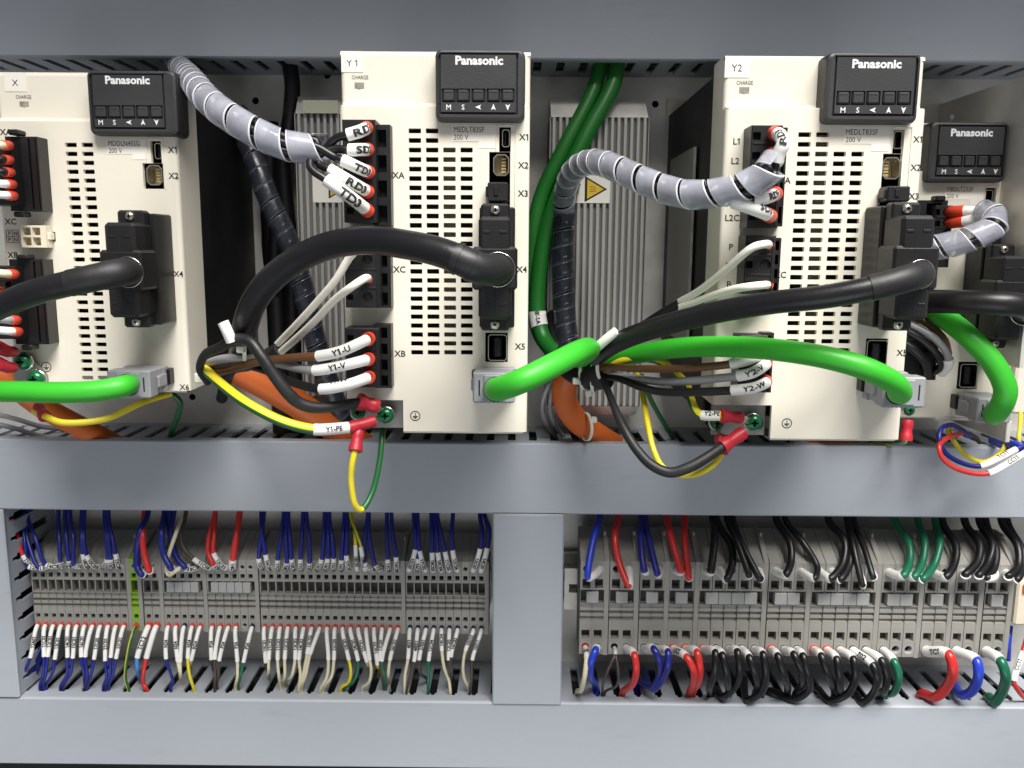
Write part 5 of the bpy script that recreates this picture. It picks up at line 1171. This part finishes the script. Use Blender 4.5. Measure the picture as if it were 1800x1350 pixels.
# ------------------------------------------------------------------ wires on the terminals
def zc(o, s): return lambda x, y: (o[0]+x/s, o[1]+y/s)
A1, A2, A3, A4 = zc((0, 880), 3.75), zc((240, 880), 3.75), zc((500, 880), 3.75), zc((650, 880), 3.75)
B1, B2, B3 = zc((980, 880), 3.553), zc((1220, 880), 3.553), zc((1500, 880), 3.553)
CN = dict(blue='blue', sky='light blue', red='red', yellow='yellow', cwire='cream', brown='brown', dbrown='dark brown', wgreen='dark green', jacket='black', royal='bright blue')
def slot_end(u, v, deep=3.0):
    v = min(max(v, 1172), 1220+(u-900)*.011); p = WZ(u, v, zB1-.5); return [p+Vector((0, 0, 1.5)), p+Vector((0, 2.0, -deep-3))]
def low_left(i, col, cz, pts, text=None, scale=1.0, sl=True, stripe=None):
    x, Z = ROWS['left'][i]; h = Vector((x, YL+2.5, Z['r2'])); h1 = Vector((x, YL-3.0, Z['r2']-1.2))
    e = cz(*pts[0]); P = [h, h1, W(e[0], e[1], YL-9)]
    for k, p in enumerate(pts[1:-1]):
        u, v = cz(*p); P.append(W(u, v, YL-8-2*(k == 0)))
    u, v = cz(*pts[-1]); P += slot_end(u, v)
    r = 1.02*scale
    fer = M['nferrule'] if i >= 44 or i in (17, 25) else M['ferrule']
    S = [(0, .8, 1.62, fer, 'ferrule')]
    if sl:
        S.append((.75, 2, 1.3, M['sleeve'], 'sleeve', text, dict(at=.52, cap=2.0*scale, flip=True, sx=.9, bold=.03)) if text else (.75, 2, 1.3, M['sleeve'], 'sleeve'))
    col_m = [M['yellow'], M['sgreen']] if stripe else M[col]
    w_, pp, ks = wire('terminal_wire', '%s %swire from the %s lower hole of the left terminal row' % ('yellow and green' if stripe else CN[col], 'white sleeved ' if sl else '', nth(i+1)), 'wire', P, r, col_m, 'wires below the left terminal row', S, n=8, per=5, stripe=stripe)
LL = [
 ('blue', A1, [(200, 1035), (165, 1120), (120, 1200)], '12A01'), ('blue', A1, [(290, 1028), (285, 1140), (265, 1262)], '11C01'), ('blue', A1, [(315, 1028), (300, 1150), (285, 1250)], '12C01'), ('blue', A1, [(362, 1045), (345, 1140), (305, 1235)], '13C01'),
 ('blue', A1, [(445, 1033), (440, 1150), (400, 1265)], '14C01'), ('blue', A1, [(480, 1038), (462, 1150), (415, 1258)], '15C01'), ('blue', A1, [(535, 1030), (555, 1140), (560, 1228)], '16C01'), ('blue', A1, [(562, 1030), (575, 1140), (570, 1240)], None), ('blue', A1, [(620, 1045), (600, 1150), (580, 1232)], '17C05'),
 ('blue', A1, [(693, 1055), (703, 1160), (682, 1268)], '21C01'), ('blue', A1, [(730, 1033), (725, 1150), (695, 1258)], None), ('blue', A1, [(765, 1040), (740, 1160), (715, 1240)], '27C01'),
 ('yellow', A1, [(862, 920), (832, 1080), (828, 1180), (845, 1255)], None),
 ('sky', A1, [(905, 1035), (905, 1110), (925, 1190)], 'TC12'), ('red', A1, [(965, 1038), (945, 1140), (945, 1210), (962, 1275)], None),
 ('blue', A2, [(195, 1043), (225, 1140), (240, 1200), (225, 1250)], 'N24'), ('cwire', A2, [(272, 1060), (285, 1130), (290, 1195)], 'N24'), ('cwire', A2, [(288, 1065), (290, 1140), (293, 1205)], None), ('yellow', A2, [(338, 1040), (350, 1150), (377, 1262)], 'N24'), ('cwire', A2, [(362, 1050), (362, 1110)], 'N24'),
 ('dbrown', A2, [(493, 1045), (505, 1110)], 'P24'), ('dbrown', A2, [(515, 1045), (520, 1150), (515, 1250)], None), ('dbrown', A2, [(545, 1055), (540, 1150), (530, 1235)], 'P24'), ('cwire', A2, [(665, 1060), (665, 1160), (652, 1245)], 'P24'), None, ('wgreen', A2, [(705, 1065), (688, 1150), (672, 1238)], 'P24'),
 ('dbrown', A2, [(852, 1065), (860, 1120)], '10C01'), ('cwire', A2, [(872, 1050), (870, 1120), (865, 1180)], '11C02'), ('cwire', A2, [(930, 1050), (938, 1150), (950, 1238)], '11C02'), ('cwire', A2, [(977, 1045), (978, 1150), (965, 1225)], '12C02'), ('cwire', A2, [(1045, 1045), (1025, 1150), (985, 1212)], '13C02'),
 ('cwire', A3, [(97, 1048), (105, 1150), (95, 1268)], '14C02'), ('cwire', A3, [(150, 1010), (125, 1140), (103, 1255)], '15C02'), ('cwire', A3, [(170, 1012), (140, 1150), (112, 1250)], None), ('cwire', A3, [(290, 1050), (280, 1160), (238, 1275)], None), ('cwire', A3, [(326, 1050), (310, 1160), (255, 1255)], '22C05'),
 ('yellow', A3, [(425, 1050), (438, 1130), (420, 1200), (372, 1252)], '23C01'), ('wgreen', A3, [(485, 1055), (478, 1140), (440, 1210), (395, 1248)], '24C01'), ('cwire', A3, [(543, 1060), (553, 1110)], '25C01'), ('cwire', A3, [(562, 1050), (572, 1120), (555, 1200), (515, 1250)], None), ('yellow', A3, [(613, 1080), (622, 1110)], '16C01'), ('dbrown', A3, [(632, 1055), (645, 1150), (655, 1240)], '17C01'), ('wgreen', A3, [(642, 1058), (658, 1150), (668, 1240)], None), ('cwire', A3, [(695, 1050), (685, 1140), (690, 1210)], '26C02'),
 ('cwire', A4, [(252, 1040), (232, 1150), (230, 1275)], '4E01'), ('dbrown', A4, [(292, 1060), (268, 1160), (240, 1278)], '40E01'), ('dbrown', A4, [(325, 1050), (330, 1130), (378, 1195)], '27E01'), ('wgreen', A4, [(388, 1055), (387, 1160), (385, 1280)], '12C04'), ('cwire', A4, [(475, 990), (490, 1100), (522, 1190), (530, 1280)], '14C04'), ('dbrown', A4, [(520, 1050), (528, 1140), (545, 1175)], '12C05'), ('dbrown', A4, [(535, 1030), (540, 1130), (525, 1230)], '16C02'), None, ('cwire', A4, [(630, 990), (615, 1080), (622, 1170), (652, 1255)], '10310'), ('dbrown', A4, [(675, 1050), (672, 1160), (660, 1280)], '10311')]
for i, e in enumerate(LL):
    if e is None: continue
    if i == 12: low_left(i, e[0], e[1], e[2], None, 1.0, False, stripe=yg(250, 360))
    else: low_left(i, *e, scale=1.35 if i in (13, 14) else 1.0)
def top_left(n, col, cz, pts, ks_=None, hole=None, r=1.32, mt=None, stripe=None, ret=False):
    """pts: from the duct downwards; ks_: index of the point where the sleeve begins; the last point is the hole"""
    P = []; u, v = cz(*pts[0]); q = W(u, 890, 523); P.append(q+Vector((0, 4, 10)))
    P.append(W(u, v, 520))
    N = len(pts)
    for k, p in enumerate(pts[1:-1]):
        u, v = cz(*p); P.append(W(u, v, 514-10*((k+1)/(N-1)) - (6 if ret else 0)))
    if hole is None:
        u = cz(*pts[-1])[0]; hole = min(range(len(ROWS['left'])), key=lambda j: abs(W(u, 997, YL).x-ROWS['left'][j][0]))
    x, Z = ROWS['left'][hole]
    P += [Vector((x, YL-2.5, Z['r1']+.4)), Vector((x, YL+3, Z['r1']))]
    S = []
    L = len(P)-1
    if ks_ is not None: S.append((ks_+1, L-.4, 1.18, M['sleeve'], 'sleeve', '1%dC%02d' % (n % 9, n % 7+1), dict(at=.5, cap=1.9, flip=False, bold=.03)))
    wire('terminal_wire', '%s wire into the top of the left terminal row, %s from the left' % (CN.get(col, col), nth(n)), 'wire', P, r, mt or M[col], 'wires above the left terminal row', S, n=8, per=6, stripe=stripe)
UL = [
 ('red', A1, [(75, 90), (110, 220), (150, 360), (250, 445)], 2, 1.3), ('blue', A1, [(150, 90), (165, 280), (188, 435), (258, 445)], 2, 1.35), ('blue', A1, [(158, 90), (200, 320), (262, 445), (310, 440)], 2, 1.35), ('blue', A1, [(180, 95), (235, 250), (302, 422), (365, 440)], 2, 1.35),
 ('blue', A1, [(385, 90), (392, 260), (400, 405), (410, 440)], 2, 1.35), ('blue', A1, [(430, 90), (440, 250), (455, 395), (460, 440)], 2, 1.35), ('blue', A1, [(462, 90), (485, 250), (490, 425), (560, 440)], 2, 1.35), ('blue', A1, [(540, 90), (538, 230), (548, 350), (612, 440)], 2, 1.45), ('blue', A1, [(556, 90), (552, 230), (570, 360), (660, 440)], 2, 1.35),
 ('blue', A1, [(690, 90), (700, 240), (708, 385), (712, 440)], 2, 1.35), ('blue', A1, [(702, 90), (715, 230), (728, 385), (765, 440)], 2, 1.35), ('blue', A1, [(715, 90), (738, 230), (762, 350), (820, 440)], 2, 1.35),
 ('blue', A1, [(972, 90), (925, 200), (903, 340), (905, 440), (935, 488), (978, 450)], 4, 2.0), ('red', A1, [(952, 90), (940, 220), (950, 350), (985, 462), (1032, 440)], 3, 2.0),
 ('blue', A2, [(185, 90), (165, 210), (178, 350), (230, 450), (265, 440)], 3, 2.0), ('blue', A2, [(215, 90), (225, 230), (260, 370), (322, 442), (365, 440)], 3, 2.0), ('blue', A2, [(248, 90), (228, 200), (245, 330), (322, 450), (420, 440)], 3, 1.4), ('cwire', A2, [(302, 90), (262, 210), (215, 350), (198, 445), (212, 490), (270, 455), (318, 440)], 5, 1.25), ('dbrown', A2, [(325, 90), (292, 220), (310, 310), (375, 382), (500, 440)], 3, 1.35),
 ('red', A2, [(515, 90), (478, 230), (472, 340), (508, 425), (555, 440)], 3, 1.45), ('red', A2, [(522, 90), (512, 230), (508, 345), (605, 440)], 2, 1.35), ('red', A2, [(678, 90), (655, 250), (635, 390), (658, 440)], 2, 2.0),
 ('blue', A2, [(822, 90), (825, 200), (805, 380), (845, 440)], 2, 1.35), ('blue', A2, [(840, 90), (830, 215), (850, 355), (897, 440)], 2, 1.35), ('blue', A2, [(970, 90), (950, 250), (930, 390), (949, 440)], 2, 1.35), ('blue', A2, [(990, 90), (985, 250), (990, 410), (1001, 440)], 2, 1.35), ('blue', A2, [(1000, 90), (1012, 250), (1022, 385), (1053, 440)], 2, 1.35), ('blue', A2, [(1098, 90), (1090, 250), (1080, 385), (1105, 440)], 2, 1.35),
 ('blue', A3, [(145, 90), (162, 250), (165, 410), (182, 440)], 2, 1.35), ('blue', A3, [(265, 90), (258, 250), (245, 385), (233, 440)], 2, 1.35), ('blue', A3, [(286, 90), (288, 250), (286, 380), (285, 440)], 2, 1.35), ('blue', A3, [(295, 95), (315, 250), (325, 380), (337, 440)], 2, 1.35), ('blue', A3, [(395, 90), (385, 250), (375, 390), (388, 440)], 2, 1.35), ('blue', A3, [(415, 90), (412, 230), (408, 360), (440, 440)], 2, 1.35),
 ('yellow and green', A3, [(450, 120), (465, 220), (468, 292), (490, 440)], 2, 1.1), ('yellow and green', A3, [(430, 90), (470, 210), (502, 305), (543, 440)], 2, 1.2), ('blue', A3, [(550, 90), (530, 250), (527, 410), (595, 440)], 2, 1.35), ('blue', A3, [(556, 90), (560, 250), (600, 425), (647, 440)], 2, 1.35), ('blue', A3, [(675, 90), (677, 250), (680, 385), (700, 440)], 2, 1.35), ('blue', A3, [(705, 90), (718, 250), (735, 370), (748, 440)], 2, 1.35),
 ('blue', A4, [(290, 90), (298, 210), (300, 320), (268, 440)], 2, 1.35), ('blue', A4, [(300, 90), (318, 240), (318, 380), (318, 440)], 2, 1.35), ('blue', A4, [(315, 90), (320, 220), (328, 330), (372, 440)], 2, 1.35), ('blue', A4, [(405, 90), (410, 220), (410, 340), (424, 440)], 2, 1.35), ('blue', A4, [(426, 90), (440, 220), (448, 340), (474, 440)], 2, 1.35), ('blue', A4, [(445, 90), (470, 220), (495, 335), (526, 440)], 2, 1.35), ('blue', A4, [(548, 90), (540, 220), (545, 325), (577, 440)], 2, 1.35),
 ('blue', A4, [(725, 90), (738, 200), (728, 315), (683, 440)], 2, 1.35), ('blue', A4, [(755, 90), (785, 190), (775, 310), (735, 440)], 2, 1.5)]
for n, e in enumerate(UL):
    col, cz, pts, ks_, r = e
    two = col == 'yellow and green'
    top_left(n+1, col, cz, pts, ks_, r=r, mt=[M['yellow'], M['sgreen']] if two else None, stripe=(yg(0, 170) if n % 2 else yg(120, 250)) if two else None, ret=n in (12, 13, 14, 17))
# blue bundle going into the left upright duct
for k in range(5):
    wire('terminal_wire', '%s blue wire of the bunch slanting into the left upright duct' % ('uppermost', 'second', 'middle', 'fourth', 'lowest')[k], 'wire', [W(74-k*1.5, 1136+k*8, 520-k), W(55, 1168+k*8, 512), W(38, 1186+k*9, 506), W(14, 1203+k*10, 512)], 1.6, M['blue'], 'blue wires bunched at the lower left corner', (), n=8)
def right_wire(up, n, i, col, cz, pts, r, text=None, sl=1, lab=None):
    x, Z = ROWS['right'][i]
    if up:
        u, v = cz(*pts[0]); P = [W(u, 893, 522)+Vector((0, 5, 10)), W(u, v, 518)]; N = len(pts)
        for k, p in enumerate(pts[1:]):
            uu, vv = cz(*p); P.append(W(uu, vv, 512-26*(k+1)/(N-1)))
        L = len(P)-1
        e = P[-1]; hole = Vector((x, YR-1, Z['r1'])); mid = e.lerp(hole, .35)+Vector((0, -2.0, 0))
        P += [mid, hole, Vector((x, YR+4, Z['r1']))]
        S = [(L+.12, L+2.6, 1.12, M['sleeve'], 'sleeve')]
        lab = '%s wire bending into the top of the right terminal row, %s from left' % (CN[col], nth(n))
    else:
        e = cz(*pts[0]); P = [Vector((x, YR+4, Z['r2'])), Vector((x, YR-1.5, Z['r2']-.2)), W(e[0], e[1], YR-17)]; N = len(pts)
        for k, p in enumerate(pts[1:-1]):
            uu, vv = cz(*p); P.append(W(uu, vv, YR-20+7*k))
        uu, vv = cz(*pts[-1]); P += slot_end(uu, vv, 4)
        S = [(.1, .95, 1.35, M['ferrule'], 'ferrule')] if i in (0, 6, 7, 8, 13+0, 16, 17) else []
        S.append((.9, 2.0, 1.12, M['sleeve'], 'sleeve', text, dict(at=.6, cap=3.0, flip=False, bold=.03)) if text else (.9, 2.0, 1.12, M['sleeve'], 'sleeve'))
        lab = lab or '%s wire looping from the %s lower hole of the right terminal row' % (CN[col], nth(i+1))
    wire('terminal_wire', lab, 'wire', P, r, M[col], 'wires %s the right terminal row' % ('above' if up else 'below'), S, n=12, per=6)
RL = [(0, 'cwire', B1, [(182, 985), (172, 1080), (150, 1180), (122, 1210)], 1.5, 'T0'), (1, 'royal', B1, [(240, 928), (212, 1000), (205, 1090), (240, 1175)], 2.2, None), (2, 'dbrown', B1, [(358, 965), (318, 1050), (288, 1130), (280, 1215)], .9, None),
 (3, 'red', B1, [(478, 958), (492, 1040), (472, 1140), (405, 1222)], 2.15, None), (4, 'blue', B1, [(597, 922), (635, 990), (640, 1075), (595, 1165), (505, 1150)], 2.1, None), (5, 'blue', B1, [(687, 940), (690, 1020), (655, 1115), (600, 1180), (520, 1060)], 2.1, None),
 (6, 'red', B1, [(802, 972), (845, 1045), (850, 1130), (822, 1222)], 2.2, 'U52'), (7, 'red', B1, [(868, 942), (888, 1030), (882, 1130), (845, 1212)], 2.2, None),
 (8, 'jacket', B2, [(130, 945), (132, 1050), (100, 1160), (100, 1240)], 2.2, None), (9, 'jacket', B2, [(175, 960), (203, 1070), (215, 1160), (215, 1235)], 2.2, None), (10, 'jacket', B2, [(268, 940), (285, 1040), (262, 1150), (185, 1225), (130, 1190)], 2.25, None), (11, 'jacket', B2, [(342, 975), (380, 1070), (400, 1150), (380, 1235)], 2.2, None), (12, 'jacket', B2, [(428, 955), (448, 1060), (425, 1190), (335, 1245), (310, 1120)], 2.2, None),
 (13, 'jacket', B2, [(520, 965), (555, 1060), (582, 1150), (580, 1235)], 2.2, None), (14, 'jacket', B2, [(618, 955), (668, 1050), (678, 1140), (630, 1235)], 2.2, None), (15, 'jacket', B2, [(678, 965), (710, 1070), (718, 1180), (620, 1240), (470, 1200)], 2.2, None),
 (16, 'jacket', B2, [(792, 965), (830, 1060), (865, 1150), (875, 1240)], 2.2, None), (17, 'jacket', B2, [(888, 985), (908, 1090), (912, 1180), (905, 1262)], 2.2, None), (18, 'jacket', B2, [(992, 985), (1008, 1080), (965, 1200), (850, 1250), (770, 1190)], 2.3, None), (19, 'jacket', B3, [(118, 1022), (148, 1100), (125, 1200), (55, 1262), (10, 1215)], 2.2, '702'),
 (20, 'jacket', B3, [(172, 992), (208, 1080), (195, 1190), (160, 1262)], 2.2, None), (21, 'wgreen', B3, [(252, 1000), (283, 1085), (255, 1195), (175, 1245)], 2.3, None), (24, 'red', B3, [(592, 958), (622, 1050), (585, 1160), (510, 1228), (425, 1222)], 3.0, 'TC1'), (26, 'royal', B3, [(767, 997), (782, 1080), (740, 1190), (680, 1215), (625, 1165)], 2.9, None), (28, 'wgreen', B3, [(918, 998), (950, 1080), (935, 1180), (880, 1260), (845, 1262)], 3.0, None)]
for e in RL: right_wire(False, 0, *e[:5], e[5])
# second thin brown wire of the third hole
right_wire(False, 0, 2, 'dbrown', B1, [(362, 965), (378, 1050), (372, 1150), (295, 1218)], .85, lab='second thin dark brown wire from the third lower hole of the right terminal row')
RU = [(1, 'royal', B1, [(265, 90), (240, 180), (212, 300), (192, 480)], 2.1), (3, 'red', B1, [(382, 90), (358, 220), (385, 390), (448, 532)], 2.1), (4, 'blue', B1, [(525, 95), (520, 250), (543, 438)], 2.1), (5, 'blue', B1, [(545, 95), (580, 280), (625, 458)], 2.1), (6, 'red', B1, [(683, 95), (710, 230), (770, 440)], 2.1), (7, 'red', B1, [(795, 95), (795, 250), (820, 483)], 2.1),
 (8, 'jacket', B2, [(115, 100), (128, 230), (105, 440)], 2.35), (9, 'jacket', B2, [(140, 120), (235, 290), (238, 400), (200, 490)], 2.35), (11, 'jacket', B2, [(205, 105), (265, 250), (345, 468)], 1.9), (12, 'jacket', B2, [(240, 105), (302, 280), (415, 490)], 2.1), (13, 'jacket', B2, [(515, 115), (598, 260), (605, 380), (572, 462)], 2.3), (15, 'jacket', B2, [(570, 115), (680, 260), (768, 410), (750, 485)], 2.0),
 (16, 'jacket', B2, [(840, 120), (940, 250), (930, 390), (850, 488)], 2.3), (17, 'jacket', B2, [(960, 125), (985, 270), (970, 400), (912, 492)], 2.3), (20, 'jacket', B3, [(5, 130), (70, 300), (125, 480)], 1.9), (19, 'jacket', B3, [(-20, 130), (0, 280), (58, 530)], 1.9),
 (21, 'wgreen', B3, [(265, 130), (345, 260), (352, 380), (310, 470)], 2.3), (22, 'wgreen', B3, [(405, 130), (445, 250), (432, 380), (378, 478)], 2.2), (23, 'wgreen', B3, [(515, 140), (540, 260), (505, 400), (432, 490)], 2.3), (24, 'jacket', B3, [(560, 140), (640, 280), (632, 390), (578, 475)], 2.3), (26, 'jacket', B3, [(700, 140), (788, 270), (775, 380), (698, 465)], 2.35), (27, 'jacket', B3, [(790, 140), (868, 270), (840, 390), (783, 470)], 2.2), (28, 'jacket', B3, [(830, 140), (892, 310), (880, 420), (838, 485)], 2.2), (29, 'jacket', B3, [(930, 140), (1025, 280), (1030, 410), (968, 475)], 2.3), (29, 'jacket', B3, [(965, 140), (1050, 300), (1060, 410), (1020, 492)], 2.2)]
for n, e in enumerate(RU): right_wire(True, n+1, *e)
# things at the right end of the right row
q = rect(1786, 1022, 1850, 1100, 512); t = thing('end_stop', 'pale cream and orange block beyond the right end of the large terminals', 'terminal', (q[0], 512, q[2]))
m = MB(); m.box(q[0], q[1], 512, 546, q[2], q[3], 1.2); m.build('housing', M['creamconn'], t); m = MB(); m.box(q[0]+3, q[1], 510.6, 514, q[3]-8, q[3]-2, .6); m.build('lever', M['orange'], t)
wire('terminal_wire', 'dark red wire with a lettered sleeve at the right end below the large terminals', 'wire', [W(1808, 1110, 506), W(1798, 1146, 500), W(1782, 1196, 492), W(1790, 1214, 494), W(1815, 1240, 505)], 1.5, M['red'], None, [(1, 2, 1.35, M['sleeve'], 'sleeve', 'CC11', dict(at=.5, cap=2.2, flip=True))], n=10)
wire('terminal_wire', 'short blue wire beside the right end of the large terminals', 'wire', [W(1776, 1100, 525), W(1773, 1130, 520), W(1772, 1160, 522)], 1.7, M['royal'], None, (), n=10)
